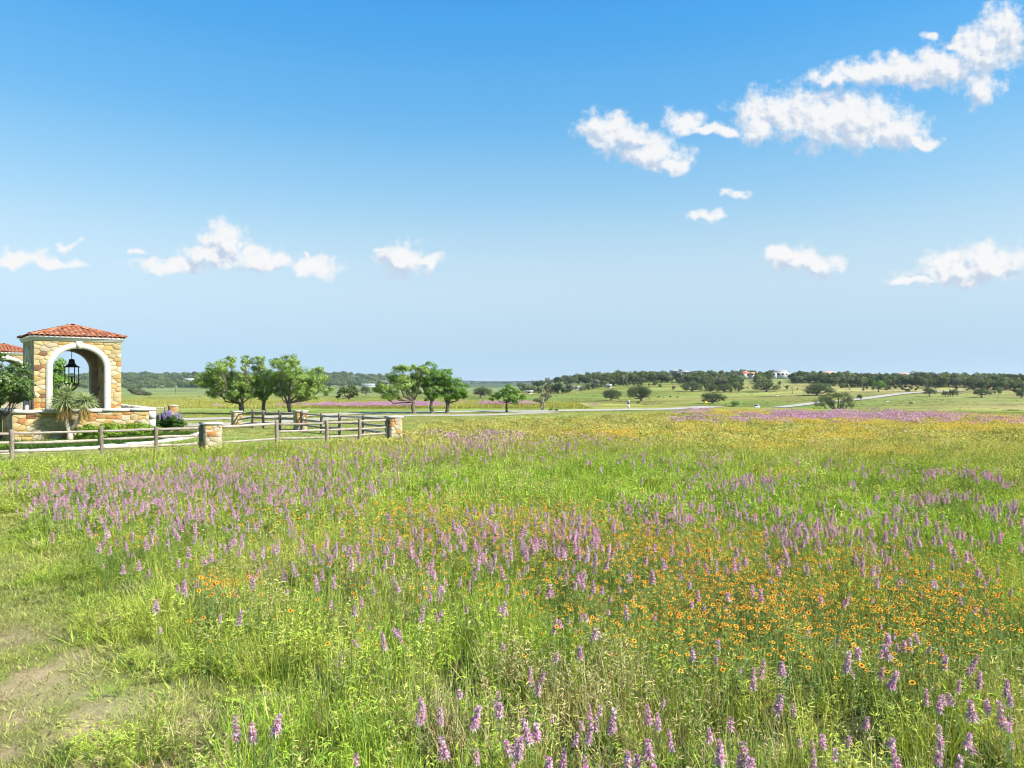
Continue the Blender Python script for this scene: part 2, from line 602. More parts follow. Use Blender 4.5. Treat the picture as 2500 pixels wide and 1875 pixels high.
M['tree_leaf'] = leafy('tree_leaf', [(0.092, 0.149, 0.025), (0.184, 0.287, 0.046), (0.287, 0.402, 0.081), (0.391, 0.483, 0.138)], 0.35, gloss=0.03)
M['tree_leaf_bright'] = leafy('tree_leaf_bright', [(0.067, 0.146, 0.017), (0.146, 0.280, 0.034), (0.246, 0.403, 0.056)], 0.35, gloss=0.03)
M['oak_leaf'] = leafy('oak_leaf', [(0.05, 0.075, 0.022), (0.10, 0.14, 0.042), (0.17, 0.21, 0.07)], 0.25, gloss=0.02)
M['grey_leaf'] = leafy('grey_leaf', [(0.10, 0.10, 0.06), (0.18, 0.17, 0.11), (0.25, 0.24, 0.16)], 0.2)
M['hedge_leaf'] = leafy('hedge_leaf', [(0.12, 0.22, 0.02), (0.24, 0.38, 0.035), (0.38, 0.50, 0.07)], 0.35, gloss=0.03)
M['dark_leaf'] = leafy('dark_leaf', [(0.02, 0.05, 0.012), (0.05, 0.10, 0.022), (0.09, 0.16, 0.035)], 0.25)
M['mauve'] = leafy('mauve_petal', [(0.22, 0.17, 0.42), (0.33, 0.26, 0.54), (0.44, 0.36, 0.62)], 0.3)
M['yucca_leaf'] = leafy('yucca_leaf', [(0.20, 0.28, 0.12), (0.33, 0.40, 0.18), (0.46, 0.48, 0.22)], 0.2, gloss=0.05)
M['yucca_dry'] = leafy('yucca_dry', [(0.30, 0.18, 0.06), (0.46, 0.32, 0.10), (0.55, 0.44, 0.18)], 0.2)
M['bed_leaf'] = leafy('bed_leaf', [(0.09, 0.18, 0.02), (0.20, 0.36, 0.03), (0.30, 0.45, 0.06)], 0.35)
M['blade'] = leafy('meadow_blade', None, 0.28, inst='tcol')
M['wood_leaf'] = leafy('woodland_leaf', None, 0.2, inst='tcol')
M['spike_leaf'] = leafy('spike_leaf', [(0.14, 0.22, 0.06), (0.22, 0.32, 0.10), (0.30, 0.38, 0.16)], 0.35, noise_scale=6)
M['lavender'] = leafy('lavender_petal', [(0.46, 0.20, 0.36), (0.60, 0.33, 0.50), (0.68, 0.48, 0.60)], 0.35, noise_scale=9, per_object=0.2)
M['bract'] = leafy('pale_bract', [(0.50, 0.32, 0.42), (0.62, 0.48, 0.54), (0.64, 0.58, 0.54)], 0.35, noise_scale=9, per_object=0.15)
M['disc'] = leafy('dark_disc', [(0.10, 0.02, 0.012), (0.20, 0.045, 0.02)], 0.1, noise_scale=20)


def ray_mat():
    m, t = new_mat('ray_petal')
    c = t.n('ShaderNodeTexCoord')
    s = t.n('ShaderNodeSeparateXYZ')
    t.link(c.outputs['Object'], s.inputs[0])
    r = t.math('SQRT', t.math('ADD', t.math('MULTIPLY', s.outputs[0], s.outputs[0]), t.math('MULTIPLY', s.outputs[1], s.outputs[1])))
    g = t.n('ShaderNodeNewGeometry')
    r = t.math('MULTIPLY_ADD', g.outputs['Random Per Island'], 0.003, r)
    col = t.ramp(t.math('MULTIPLY', r, 36.0), [(0.0, (0.32, 0.05, 0.02)), (0.34, (0.50, 0.10, 0.02)), (0.52, (0.66, 0.30, 0.03)), (0.70, (0.76, 0.52, 0.06))])
    d = t.n('ShaderNodeBsdfDiffuse')
    t.link(col, d.inputs[0])
    tr = t.n('ShaderNodeBsdfTranslucent')
    t.link(col, tr.inputs[0])
    ms = t.n('ShaderNodeMixShader')
    ms.inputs[0].default_value = 0.3
    t.link(d.outputs[0], ms.inputs[1])
    t.link(tr.outputs[0], ms.inputs[2])
    return finish(m, t, ms.outputs[0])


M['ray'] = ray_mat()

# ------------------------------------------------------------------ ground
FENCE_X = [-60, -21.5, -18.87, -16.27, -14.68, -12.9, -10.86, -8.79, -7.44, -5.99]
FENCE_Y = [8.0, 26.4, 27.8, 29.2, 30.4, 31.6, 34.0, 35.0, 36.0, 37.3]
EDGE_X = FENCE_X + [-5.2, 2.6, 8.9, 17.75, 32, 40, 60, 120]
EDGE_Y = FENCE_Y + [53.0, 58, 64, 70.5, 67, 58, 51, 42]


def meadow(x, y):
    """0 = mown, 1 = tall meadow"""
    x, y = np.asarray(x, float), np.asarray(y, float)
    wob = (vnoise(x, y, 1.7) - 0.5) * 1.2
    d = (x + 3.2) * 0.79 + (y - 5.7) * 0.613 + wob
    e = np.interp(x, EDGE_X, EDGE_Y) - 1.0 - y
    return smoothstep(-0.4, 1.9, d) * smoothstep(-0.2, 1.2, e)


def BARE(x, y):
    """worn bare patches of the mown path at lower left"""
    b = np.exp(-(((x + 4.1) / 1.3) ** 2 + ((y - 5.6) / 1.2) ** 2)) + np.exp(-(((x + 5.6) / 0.9) ** 2 + ((y - 7.7) / 0.9) ** 2)) + 0.7 * np.exp(-(((x + 3.2) / 0.7) ** 2 + ((y - 4.6) / 0.8) ** 2))
    return np.clip(b * 1.3, 0, 1) * smoothstep(0.33, 0.52, fnoise(x + 9, y, 0.8, 4))


def mixc(a, b, f):
    f = np.asarray(f)[..., None]
    return np.asarray(a) * (1 - f) + np.asarray(b) * f


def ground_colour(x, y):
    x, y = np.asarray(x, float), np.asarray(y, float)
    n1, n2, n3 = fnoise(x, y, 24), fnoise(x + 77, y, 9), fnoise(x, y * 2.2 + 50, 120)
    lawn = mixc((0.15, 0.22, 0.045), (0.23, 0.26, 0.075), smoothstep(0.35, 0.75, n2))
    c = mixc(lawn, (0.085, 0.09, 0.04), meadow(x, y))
    # worn bare patches of the mown path at lower left
    c = mixc(c, (0.56, 0.42, 0.26), BARE(x, y))
    # olive hay meadow on the level ground behind the drive
    olive = mixc((0.23, 0.25, 0.045), (0.30, 0.29, 0.075), smoothstep(0.3, 0.7, n1))
    c = mixc(c, olive, smoothstep(76, 82, y))
    # pasture in the dip, drier to the right
    yc = np.interp(x, CREST_X, CREST_Y)
    past = mixc((0.130, 0.165, 0.028), (0.26, 0.25, 0.060), smoothstep(0.3, 0.7, 0.6 * n3 + 0.4 * n1))
    past = mixc(past, (0.33, 0.275, 0.11), smoothstep(95, 210, x) * (0.35 + 0.65 * smoothstep(0.4, 0.62, n3)) * 0.8)
    c = mixc(c, past, smoothstep(8, 40, y - yc))
    c = mixc(c, mixc((0.20, 0.23, 0.075), (0.12, 0.16, 0.06), smoothstep(0.4, 0.6, n3)), smoothstep(480, 700, y))
    c = mixc(c, (0.07, 0.10, 0.045), smoothstep(1000, 1300, y))
    c = mixc(c, (0.06, 0.09, 0.05), smoothstep(2500, 4000, y))
    return c


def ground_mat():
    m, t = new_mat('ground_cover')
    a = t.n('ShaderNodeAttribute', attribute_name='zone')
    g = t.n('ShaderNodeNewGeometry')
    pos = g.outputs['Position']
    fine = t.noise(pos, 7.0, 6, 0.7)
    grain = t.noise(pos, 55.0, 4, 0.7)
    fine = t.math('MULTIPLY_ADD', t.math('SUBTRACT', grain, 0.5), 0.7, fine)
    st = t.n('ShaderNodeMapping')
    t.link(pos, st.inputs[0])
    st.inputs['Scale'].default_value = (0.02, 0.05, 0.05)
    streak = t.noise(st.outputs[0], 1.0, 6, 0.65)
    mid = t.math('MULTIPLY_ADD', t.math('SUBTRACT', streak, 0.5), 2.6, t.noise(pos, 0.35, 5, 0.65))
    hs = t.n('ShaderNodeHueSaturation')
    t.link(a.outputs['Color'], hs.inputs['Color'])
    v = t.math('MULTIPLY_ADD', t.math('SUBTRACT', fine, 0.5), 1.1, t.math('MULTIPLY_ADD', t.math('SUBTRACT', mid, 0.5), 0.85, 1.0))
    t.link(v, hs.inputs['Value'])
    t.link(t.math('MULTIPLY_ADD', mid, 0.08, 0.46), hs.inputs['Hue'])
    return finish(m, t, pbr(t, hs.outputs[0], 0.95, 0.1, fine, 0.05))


def build_ground():
    ang = np.concatenate([np.arange(-180, -52, 4.0), np.arange(-52, 52, 0.32), np.arange(52, 180, 4.0)])
    rad = np.concatenate([np.geomspace(0.6, 130, 120), np.geomspace(136, 40000, 110)])
    A, R = np.meshgrid(np.radians(ang), rad)
    X, Y = np.sin(A) * R, np.cos(A) * R
    Z = height(X, Y)
    V = np.stack([X, Y, Z], -1).reshape(-1, 3)
    nr, na = X.shape
    i = np.arange(nr - 1)[:, None] * na
    k = np.arange(na)
    q = np.stack([i + k, i + (k + 1) % na, i + na + (k + 1) % na, i + na + k], -1).reshape(-1, 4)
    mb = MB().add(V, [q[:, ::-1]])
    tri = np.stack([np.full(na, 0), k, (k + 1) % na], -1)
    mb.add(np.array([[0, 0, 0.0]]), [np.zeros((0, 3), int)])
    tri[:, 0] = nr * na
    mb.f.append(tri[:, ::-1])
    me = mb.mesh('ground', ground_mat(), True)
    col = np.ones((nr * na + 1, 4), np.float32)
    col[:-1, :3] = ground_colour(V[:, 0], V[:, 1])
    col[-1, :3] = (0.2, 0.2, 0.08)
    at_ = me.attributes.new('zone', 'FLOAT_COLOR', 'POINT')
    at_.data.foreach_set('color', col.ravel())
    o = link('ground', me)
    o['kind'] = 'structure'
    return o


build_ground()


def ribbon(name, pts, width, mat, lift=0.03, kind='structure'):
    P = np.array([(p[0], p[1]) for p in pts], float)
    out = []
    for i in range(len(P) - 1):
        p0, p1, p2, p3 = P[max(i - 1, 0)], P[i], P[i + 1], P[min(i + 2, len(P) - 1)]
        n = max(4, int(np.linalg.norm(p2 - p1) / 1.5))
        for t in np.linspace(0, 1, n, endpoint=False):
            out.append(0.5 * ((2 * p1) + (-p0 + p2) * t + (2 * p0 - 5 * p1 + 4 * p2 - p3) * t ** 2 + (-p0 + 3 * p1 - 3 * p2 + p3) * t ** 3))
    out.append(P[-1])
    out = np.array(out)
    T = np.gradient(out, axis=0)
    T /= np.linalg.norm(T, axis=1, keepdims=True)
    N = np.stack([-T[:, 1], T[:, 0]], 1)
    ww = np.broadcast_to(width, (len(out),)) if not hasattr(width, '__len__') else np.interp(np.linspace(0, 1, len(out)), np.linspace(0, 1, len(width)), width)
    V = []
    ks = np.linspace(-0.5, 0.5, 5)
    for k in ks:
        jag = (vnoise(out[:, 0], out[:, 1], 1.1) - 0.5) * 0.25 if abs(k) > 0.4 else 0
        q = out + N * (ww * k + jag)[:, None]
        V.append(np.stack([q[:, 0], q[:, 1], height(q[:, 0], q[:, 1]) + lift], 1))
    V = np.stack(V, 1)
    n, m = V.shape[:2]
    i = np.arange(n - 1)[:, None] * m
    k = np.arange(m - 1)
    q = np.stack([i + k, i + k + 1, i + m + k + 1, i + m + k], -1).reshape(-1, 4)
    o = link(name, MB().add(V.reshape(-1, 3), [q[:, ::-1]]).mesh(name, mat, True))
    o['kind'] = kind
    return o


def px_line(pts, y0=3.0):
    return [(p.x, p.y) for p in (ground_hit(a, b, y0) for a, b in pts) if p]


ribbon('driveway', px_line([(60, 1046), (300, 1042), (445, 1039), (650, 1032), (790, 1024), (900, 1017), (1020, 1015), (1150, 1014), (1250, 1011), (1350, 1006)]), [3.4, 3.4, 3.2, 3.0, 2.6], M['road'])
ribbon('road', px_line([(60, 1031), (300, 1028), (430, 1025.5), (560, 1022), (800, 1013), (900, 1009.5), (1150, 1005.5), (1330, 1004), (1500, 1001), (1660, 998)]) + [(24, 90), (40, 130)], [3.6, 3.6, 3.6, 3.4, 4.2, 4.6], M['road'], 0.045)
ribbon('hill_road', px_line([(1900, 996), (1950, 990), (2000, 984), (2060, 979), (2110, 974), (2160, 967), (2200, 962), (2260, 957.5), (2350, 955)], 170.0), [7, 7, 6, 6], M['road'], 0.25)

# ------------------------------------------------------------------ stonework
STONE_MATS = [M[s[0]] for s in STONES]
STONE_W = [s[2] for s in STONES]


def clip(poly, nx, ny, c):
    """keep the side nx*x + ny*y <= c of a convex polygon"""
    out = []
    for i in range(len(poly)):
        a, b = poly[i], poly[(i + 1) % len(poly)]
        da, db = nx * a[0] + ny * a[1] - c, nx * b[0] + ny * b[1] - c
        if da <= 0:
            out.append(a)
        if (da < 0 < db) or (db < 0 < da):
            t = da / (da - db)
            out.append((a[0] + (b[0] - a[0]) * t, a[1] + (b[1] - a[1]) * t))
    return out


def stone_cells(w, z0, z1, size, rng, stretch=1.5, holes=None):
    """irregular stones filling a wall face; holes(x, z) -> list of half planes to cut with, or None to drop"""
    n = max(4, int((w * (z1 - z0)) / (size * size * stretch * 0.62)))
    pts = []
    tries = 0
    while len(pts) < n and tries < n * 40:
        tries += 1
        p = (rng.uniform(0.02, w - 0.02), rng.uniform(z0 + 0.02, z1 - 0.02))
        r = size * rng.uniform(0.55, 0.95)
        if all(((p[0] - q[0]) / stretch) ** 2 + (p[1] - q[1]) ** 2 > r * r for q in pts):
            pts.append(p)
    cells = []
    for i, p in enumerate(pts):
        poly = [(0, z0), (w, z0), (w, z1), (0, z1)]
        for j, q in enumerate(pts):
            if i == j or abs(p[0] - q[0]) > 6 * size or abs(p[1] - q[1]) > 5 * size:
                continue
            sx = 1.0 / stretch ** 2
            nx, ny = (q[0] - p[0]) * sx, (q[1] - p[1])
            mx, my = (p[0] + q[0]) / 2, (p[1] + q[1]) / 2
            poly = clip(poly, nx, ny, nx * mx + ny * my)
            if len(poly) < 3:
                break
        if len(poly) < 3:
            continue
        if holes:
            cuts = holes(*p)
            if cuts is None:
                continue
            for (nx, ny, c) in cuts:
                poly = clip(poly, nx, ny, c)
                if len(poly) < 3:
                    break
        if len(poly) >= 3:
            cells.append(poly)
    return cells


def stone_mesh(poly, gap, proud, rng, mat):
    P = np.array(poly)
    # drop near duplicate corners
    keep = [i for i in range(len(P)) if np.linalg.norm(P[i] - P[i - 1]) > 0.02]
    P = P[keep]
    if len(P) < 3:
        return None
    c = P.mean(0)
    sz = np.abs(P - c).max(0)
    if min(sz) < 0.03:
        return None
    # round the corners a little: cut each corner into two points
    Q = []
    for i in range(len(P)):
        a, b, d = P[i - 1], P[i], P[(i + 1) % len(P)]
        f = rng.uniform(0.05, 0.15)
        Q += [b + (a - b) * f, b + (d - b) * f]
    Q = np.array(Q)
    r = np.linalg.norm(Q - c, axis=1, keepdims=True)
    ring = lambda inset: c + (Q - c) * np.clip((r - inset) / r, 0.1, 1)
    n = len(Q)
    a, b, d = ring(gap), ring(gap + 0.004), ring(gap + 0.022)
    pr = proud * rng.uniform(0.65, 1.3)
    tilt = rng.normal(0, 0.02, 2)
    V = [(x, 0.012, z) for x, z in a] + [(x, -pr * 0.65, z) for x, z in b]
    V += [(x, -pr - (x - c[0]) * tilt[0] - (z - c[1]) * tilt[1] + rng.normal(0, 0.003), z) for x, z in d]
    F = []
    for k in range(n):
        for s in (0, n):
            F.append((s + k, s + (k + 1) % n, s + n + (k + 1) % n, s + n + k))
    F.append(tuple(2 * n + k for k in range(n)))
    return MB().add(V, F).mesh('stone', mat)


def lay_stones(parent, w, z0, z1, size, rng, holes=None, gap=0.005, proud=0.022, loc=(0, 0, 0), rot=0.0, stretch=1.7, weights=None):
    for poly in stone_cells(w, z0, z1, size, rng, stretch, holes):
        k = rng.choices(range(len(STONE_MATS)), weights or STONE_W)[0]
        me = stone_mesh(poly, gap, proud, np.random.default_rng(rng.randrange(10 ** 6)), STONE_MATS[k])
        if me:
            link('stone', me, parent, loc, (0, 0, rot))


def arch_z(x, op):
    x0, x1, z0, zs, rise = op
    u = (2 * x - x0 - x1) / (x1 - x0)
    return zs + rise * math.sqrt(max(0.0, 1 - u * u))


def arch_wall(w, h, t, op=None):
    mb = MB()
    if op is None:
        return mb.box((0, 0, 0), (w, t, h))
    x0, x1, z0, zs, rise = op
    us = [math.cos(math.pi * (1 - i / 20)) for i in range(21)]
    xs = [(x0 + x1) / 2 + u * (x1 - x0) / 2 for u in us]

    def pane(a, b, za0, zb0, za1, zb1):
        mb.add([(a, 0, za0), (b, 0, zb0), (b, 0, zb1), (a, 0, za1)], [(0, 1, 2, 3)])
        mb.add([(a, t, za0), (b, t, zb0), (b, t, zb1), (a, t, za1)], [(3, 2, 1, 0)])
    pane(0, x0, 0, 0, h, h)
    pane(x1, w, 0, 0, h, h)
    for a, b in zip(xs[:-1], xs[1:]):
        za, zb = arch_z(a, op), arch_z(b, op)
        pane(a, b, za, zb, h, h)
        if z0 > 0:
            pane(a, b, 0, 0, z0, z0)
        mb.add([(a, 0, za), (b, 0, zb), (b, t, zb), (a, t, za)], [(0, 3, 2, 1)])
    mb.add([(x0, 0, z0), (x0, t, z0), (x0, t, zs), (x0, 0, zs)], [(0, 1, 2, 3)])
    mb.add([(x1, 0, z0), (x1, t, z0), (x1, t, zs), (x1, 0, zs)], [(3, 2, 1, 0)])
    mb.add([(x0, 0, z0), (x1, 0, z0), (x1, t, z0), (x0, t, z0)], [(0, 1, 2, 3)])
    mb.add([(0, 0, 0), (0, t, 0), (0, t, h), (0, 0, h)], [(3, 2, 1, 0)])
    mb.add([(w, 0, 0), (w, t, 0), (w, t, h), (w, 0, h)], [(0, 1, 2, 3)])
    mb.add([(0, 0, h), (w, 0, h), (w, t, h), (0, t, h)], [(0, 1, 2, 3)])
    return mb


def arch_trim(op, wd, y0, y1, lip=0.03):
    """stone surround: up the jamb, round the arch, down the jamb"""
    x0, x1, z0, zs, rise = op
    cx, hw = (x0 + x1) / 2, (x1 - x0) / 2
    inner, outer = [(x0 + lip, z0)], [(x0 - wd, z0)]
    for i in range(29):
        a = math.pi * (1 - i / 28)
        inner.append((cx + (hw - lip) * math.cos(a), zs + (rise - lip) * math.sin(a)))
        outer.append((cx + (hw + wd) * math.cos(a), zs + (rise + wd) * math.sin(a)))
    inner.append((x1 - lip, z0))
    outer.append((x1 + wd, z0))
    n = len(inner)
    V = [(x, y, z) for y in (y0, y1) for ring in (inner, outer) for x, z in ring]
    F = []
    for k in range(n - 1):
        i0, o0, i1, o1 = k, n + k, 2 * n + k, 3 * n + k
        F += [(i0, i0 + 1, o0 + 1, o0), (i0 + 1, i0, i1, i1 + 1), (o0, o0 + 1, o1 + 1, o1), (i1, o1, o1 + 1, i1 + 1)]
    return MB().add(V, F)


def arch_holes(op, wd):
    x0, x1, z0, zs, rise = op
    cx, hw = (x0 + x1) / 2, (x1 - x0) / 2
    a, b = hw + wd * 0.6, rise + wd * 0.6

    def f(x, z):
        if z <= zs:
            if z < z0:
                return [(0, 1, z0)]
            if abs(x - cx) < a:
                return None
            return [(1, 0, cx - a)] if x < cx else [(-1, 0, -(cx + a))]
        u, v = (x - cx) / a, (z - zs) / b
        r = math.hypot(u, v)
        if r < 1:
            return None
        tx, tz = cx + a * u / r, zs + b * v / r
        nx, nz = u / r / a, v / r / b
        return [(-nx, -nz, -(nx * tx + nz * tz))]
    return f


def square_sweep(w, prof):
    V, F = [], []
    for (o, z) in prof:
        V += [(-o, -o, z), (w + o, -o, z), (w + o, w + o, z), (-o, w + o, z)]
    n = len(prof)
    for i in range(n - 1):
        for k in range(4):
            F.append((i * 4 + k, i * 4 + (k + 1) % 4, i * 4 + 4 + (k + 1) % 4, i * 4 + 4 + k))
    F += [(3, 2, 1, 0), tuple((n - 1) * 4 + k for k in range(4))]
    return MB().add(V, F)


def tile_mesh(mat):
    V, F = [], []
    for (y, s, lift) in ((0.0, 1.0, 0.022), (0.40, 0.86, 0.0)):
        for k in range(7):
            a = math.pi * k / 6
            V.append((-0.115 * s * math.cos(a), y, 0.075 * s * math.sin(a) + lift))
    for k in range(6):
        F.append((k, k + 1, 8 + k, 7 + k))
    V += [(-0.095 * math.cos(math.pi * k / 6), 0.0, 0.055 * math.sin(math.pi * k / 6) + 0.022) for k in range(7)]
    for k in range(6):
        F.append((14 + k, 15 + k, k + 1, k))
    return MB().add(V, F).mesh('roof_tile', mat)


TILE_MESH = [tile_mesh(M[t[0]]) for t in TILES]


def frame_matrix(o, x, y, z):
    return Matrix(((x.x, y.x, z.x, o.x), (x.y, y.y, z.y, o.y), (x.z, y.z, z.z, o.z), (0, 0, 0, 1)))


def lay_tiles(roof, w, ov, ze, apex, rng):
    c = [Vector((-ov, -ov, ze)), Vector((w + ov, -ov, ze)), Vector((w + ov, w + ov, ze)), Vector((-ov, w + ov, ze))]
    ap = Vector((w / 2, w / 2, apex))
    for s in range(4):
        A, B = c[s], c[(s + 1) % 4]
        ex = (B - A).normalized()
        mid = (A + B) / 2
        up = (ap - mid)
        sl = up.length
        up.normalize()
        nz = ex.cross(up)
        L = (B - A).length
        e, j = -0.05, 0
        while e < sl - 0.15:
            hw = L / 2 * (1 - max(e, 0) / sl)
            m = int((hw - 0.03) / 0.232)
            for k in range(-m, m + 1):
                p = mid + up * e + ex * (k * 0.232 + rng.uniform(-0.008, 0.008)) + nz * 0.012
                me = rng.choices(TILE_MESH, (5, 3, 2))[0]
                mt = frame_matrix(p, ex, up, nz) @ Matrix.Rotation(rng.uniform(-0.03, 0.03), 4, 'Z') @ Matrix.Rotation(-0.02, 4, 'X')
                o = link('roof_tile', me, roof)
                o.matrix_basis = mt
            e += 0.30
            j += 1
        hip = ap - A
        hl = hip.length
        hip.normalize()
        sx = hip.cross(Vector((0, 0, 1))).normalized()
        nz = sx.cross(hip)
        for q in range(int(hl / 0.33)):
            o = link('ridge_tile', rng.choices(TILE_MESH, (5, 3, 2))[0], roof)
            o.matrix_basis = frame_matrix(A + hip * (q * 0.33 - 0.02) + nz * 0.05, sx, hip, nz)
    cap = MB().lathe([(0.0, apex + 0.13), (0.09, apex + 0.11), (0.15, apex + 0.04), (0.17, apex - 0.03)], 10, (w / 2, w / 2, 0))
    link('roof_finial', cap.mesh('roof_finial', M['tile_b'], True), roof)


TW, TT, TH = 3.91, 0.46, 5.08


def pavilion(loc, rot, label, size, seed, inner):
    rng = random.Random(seed)
    root = thing('bell_pavilion', label, 'pavilion', loc, rot)
    op = (TW / 2 - 1.19, TW / 2 + 1.19, 1.35, 3.66, 1.02)
    sl = TW - 2 * TT
    ops = (sl / 2 - 0.80, sl / 2 + 0.80, 1.35, 3.66, 0.78)
    front = link('wall', arch_wall(TW, TH, TT, op).mesh('wall', M['mortar']), root)
    tag(front, 'sunlit front wall with wide arch')
    lay_stones(front, TW, 1.3, TH, size, rng, arch_holes(op, 0.25))
    left = link('wall', arch_wall(sl, TH, TT, ops).mesh('wall', M['mortar']), root, (0, TW - TT, 0), (0, 0, -math.pi / 2))
    tag(left, 'shaded side wall with narrower arch')
    lay_stones(left, sl, 1.3, TH, size * 1.05, rng, arch_holes(ops, 0.22))
    right = link('wall', arch_wall(sl, TH, TT).mesh('wall', M['mortar']), root, (TW, TT, 0), (0, 0, math.pi / 2))
    if inner:
        lay_stones(right, sl, 1.4, 4.9, size * 1.1, rng, loc=(sl, TT, 0), rot=math.pi)
        lay_stones(right, sl, 1.3, TH, size * 1.2, rng)
    back = link('wall', arch_wall(TW, TH, TT, op).mesh('wall', M['mortar']), root, (TW, TW, 0), (0, 0, math.pi))
    lay_stones(back, TW, 1.3, TH, size * 1.5, rng, arch_holes(op, 0.25))
    for wall, o_, wd in ((front, op, 0.25), (left, ops, 0.22), (back, op, 0.25)):
        tr = link('arch_surround', arch_trim(o_, wd, -0.055, 0.10).mesh('arch_surround', M['limestone']), wall)
        cx, zt = (o_[0] + o_[1]) / 2, o_[3] + o_[4]
        ks = MB().add([(cx + sx * hw, y, z) for y in (-0.085, 0.08) for (sx, hw, z) in ((-1, 0.085, zt - 0.05), (1, 0.085, zt - 0.05), (1, 0.15, zt + 0.33), (-1, 0.15, zt + 0.33))],
                      [(0, 1, 2, 3), (7, 6, 5, 4), (0, 4, 5, 1), (1, 5, 6, 2), (2, 6, 7, 3), (3, 7, 4, 0)])
        link('keystone', ks.mesh('keystone', M['limestone']), wall)
    link('ceiling', MB().box((TT - 0.01, TT - 0.01, 4.86), (TW - TT + 0.01, TW - TT + 0.01, 4.98)).mesh('ceiling', M['limestone']), root)
    link('floor_slab', MB().box((TT - 0.01, TT - 0.01, 0.0), (TW - TT + 0.01, TW - TT + 0.01, 1.30)).mesh('floor_slab', M['mortar']), root)
    prof = [(0.0, 5.02), (0.06, 5.02), (0.075, 5.035), (0.075, 5.085), (0.105, 5.10), (0.105, 5.155), (0.15, 5.175), (0.15, 5.245), (0.0, 5.25)]
    link('cornice', square_sweep(TW, prof).mesh('cornice', M['cornice']), root)
    roof = link('roof', MB().add([(-0.17, -0.17, 5.255), (TW + 0.17, -0.17, 5.255), (TW + 0.17, TW + 0.17, 5.255), (-0.17, TW + 0.17, 5.255), (TW / 2, TW / 2, 5.90)],
                                 [(0, 1, 4), (1, 2, 4), (2, 3, 4), (3, 0, 4), (3, 2, 1, 0)]).mesh('roof', M['tile_b']), root)
    lay_tiles(roof, TW, 0.17, 5.255, 5.90, rng)
    return root


GA = RAD(40)
GX, GB = Vector((math.cos(GA), math.sin(GA), 0)), Vector((-math.sin(GA), math.cos(GA), 0))
P1 = Vector((-23.62, 36.40, 0))
pavilion(P1, GA, 'nearer stone arch pavilion with red tile roof, a black lantern hanging inside', 0.29, 3, True)
pavilion(Vector((-41.14, 56.55, 0)), GA, 'farther stone arch pavilion at the left edge, half hidden by a leafy tree', 0.42, 5, False)


def stone_wall(name, label, loc, rot, length, h, seed, t=0.42, size=0.29, end_trim=True, both=False, start_trim=False, base=0.0):
    rng = random.Random(seed)
    root = thing(name, label, 'wall', loc, rot)
    core = link('wall_core', MB().box((0, 0, base), (length, t, h - 0.17)).mesh('wall_core', M['mortar']), root)
    w = length - (0.30 if end_trim else 0)
    lay_stones(core, w, base, h - 0.17, size, rng)
    if both:
        lay_stones(core, length, base, h - 0.17, size * 1.3, rng, loc=(length, t, 0), rot=math.pi)
    nb = max(1, round(length / 1.3))
    for k in range(nb):
        a, b = -0.05 + (length + 0.1) * k / nb, -0.05 + (length + 0.1) * (k + 1) / nb
        d = rng.uniform(-0.004, 0.004)
        link('coping_stone', MB().box((a + 0.004, -0.075 + d, h - 0.168), (b - 0.004, t + 0.07, h + d)).mesh('coping_stone', M['limestone']), root)
    if end_trim:
        for j in range(3):
            z0, z1 = (h - 0.17) * j / 3, (h - 0.17) * (j + 1) / 3
            link('end_block', MB().box((length - 0.29, -0.052, z0 + 0.003), (length + 0.03, t + 0.04, z1 - 0.003)).mesh('end_block', M['limestone']), root)
    return root


R0 = Vector((-19.3, 39.7, 0)) - GB * 0.25
LW = 6.37
L0 = R0 - GX * LW
stone_wall('garden_wall', 'low golden stone wall with pale coping below the nearer pavilion', L0, GA, LW, 1.58, 21)
stone_wall('garden_wall', 'shaded end wall turning back at the left of the low stone wall', L0 + GB * 3.6, GA - math.pi / 2, 3.15, 1.578, 22, end_trim=False)
stone_wall('garden_wall', 'low stone wall running back from the pavilion on its right', R0 + GB * 0.45, GA + math.pi / 2, 9.5, 1.576, 23, end_trim=False, both=True)
stone_wall('garden_wall', 'low stone wall at the far left edge behind the leafy tree', L0 + GB * 3.65 - GX * 6.2, GA, 6.15, 1.50, 24, end_trim=False)


def stone_pillar(loc, rot, h, w, label, seed, weights=(18, 10, 45, 20, 7)):
    rng = random.Random(seed)
    root = thing('stone_pillar', label, 'pillar', loc, rot, 'stone pillars along the rail fences')
    core = link('pillar_core', MB().box((-w / 2, -w / 2, -0.1), (w / 2, w / 2, h - 0.06)).mesh('pillar_core', M['limestone']), root)
    for k in range(4):
        a = k * math.pi / 2
        o = Vector((-w / 2, -w / 2, 0))
        o.rotate(Matrix.Rotation(a, 3, 'Z').to_euler())
        lay_stones(core, w, 0.0, h - 0.06, 0.24, rng, loc=o, rot=a, proud=0.025, stretch=1.25, weights=weights)
    link('pillar_cap', MB().box((-w / 2 - 0.06, -w / 2 - 0.06, h - 0.058), (w / 2 + 0.06, w / 2 + 0.06, h + 0.03)).mesh('pillar_cap', M['limestone']), root)
    return root


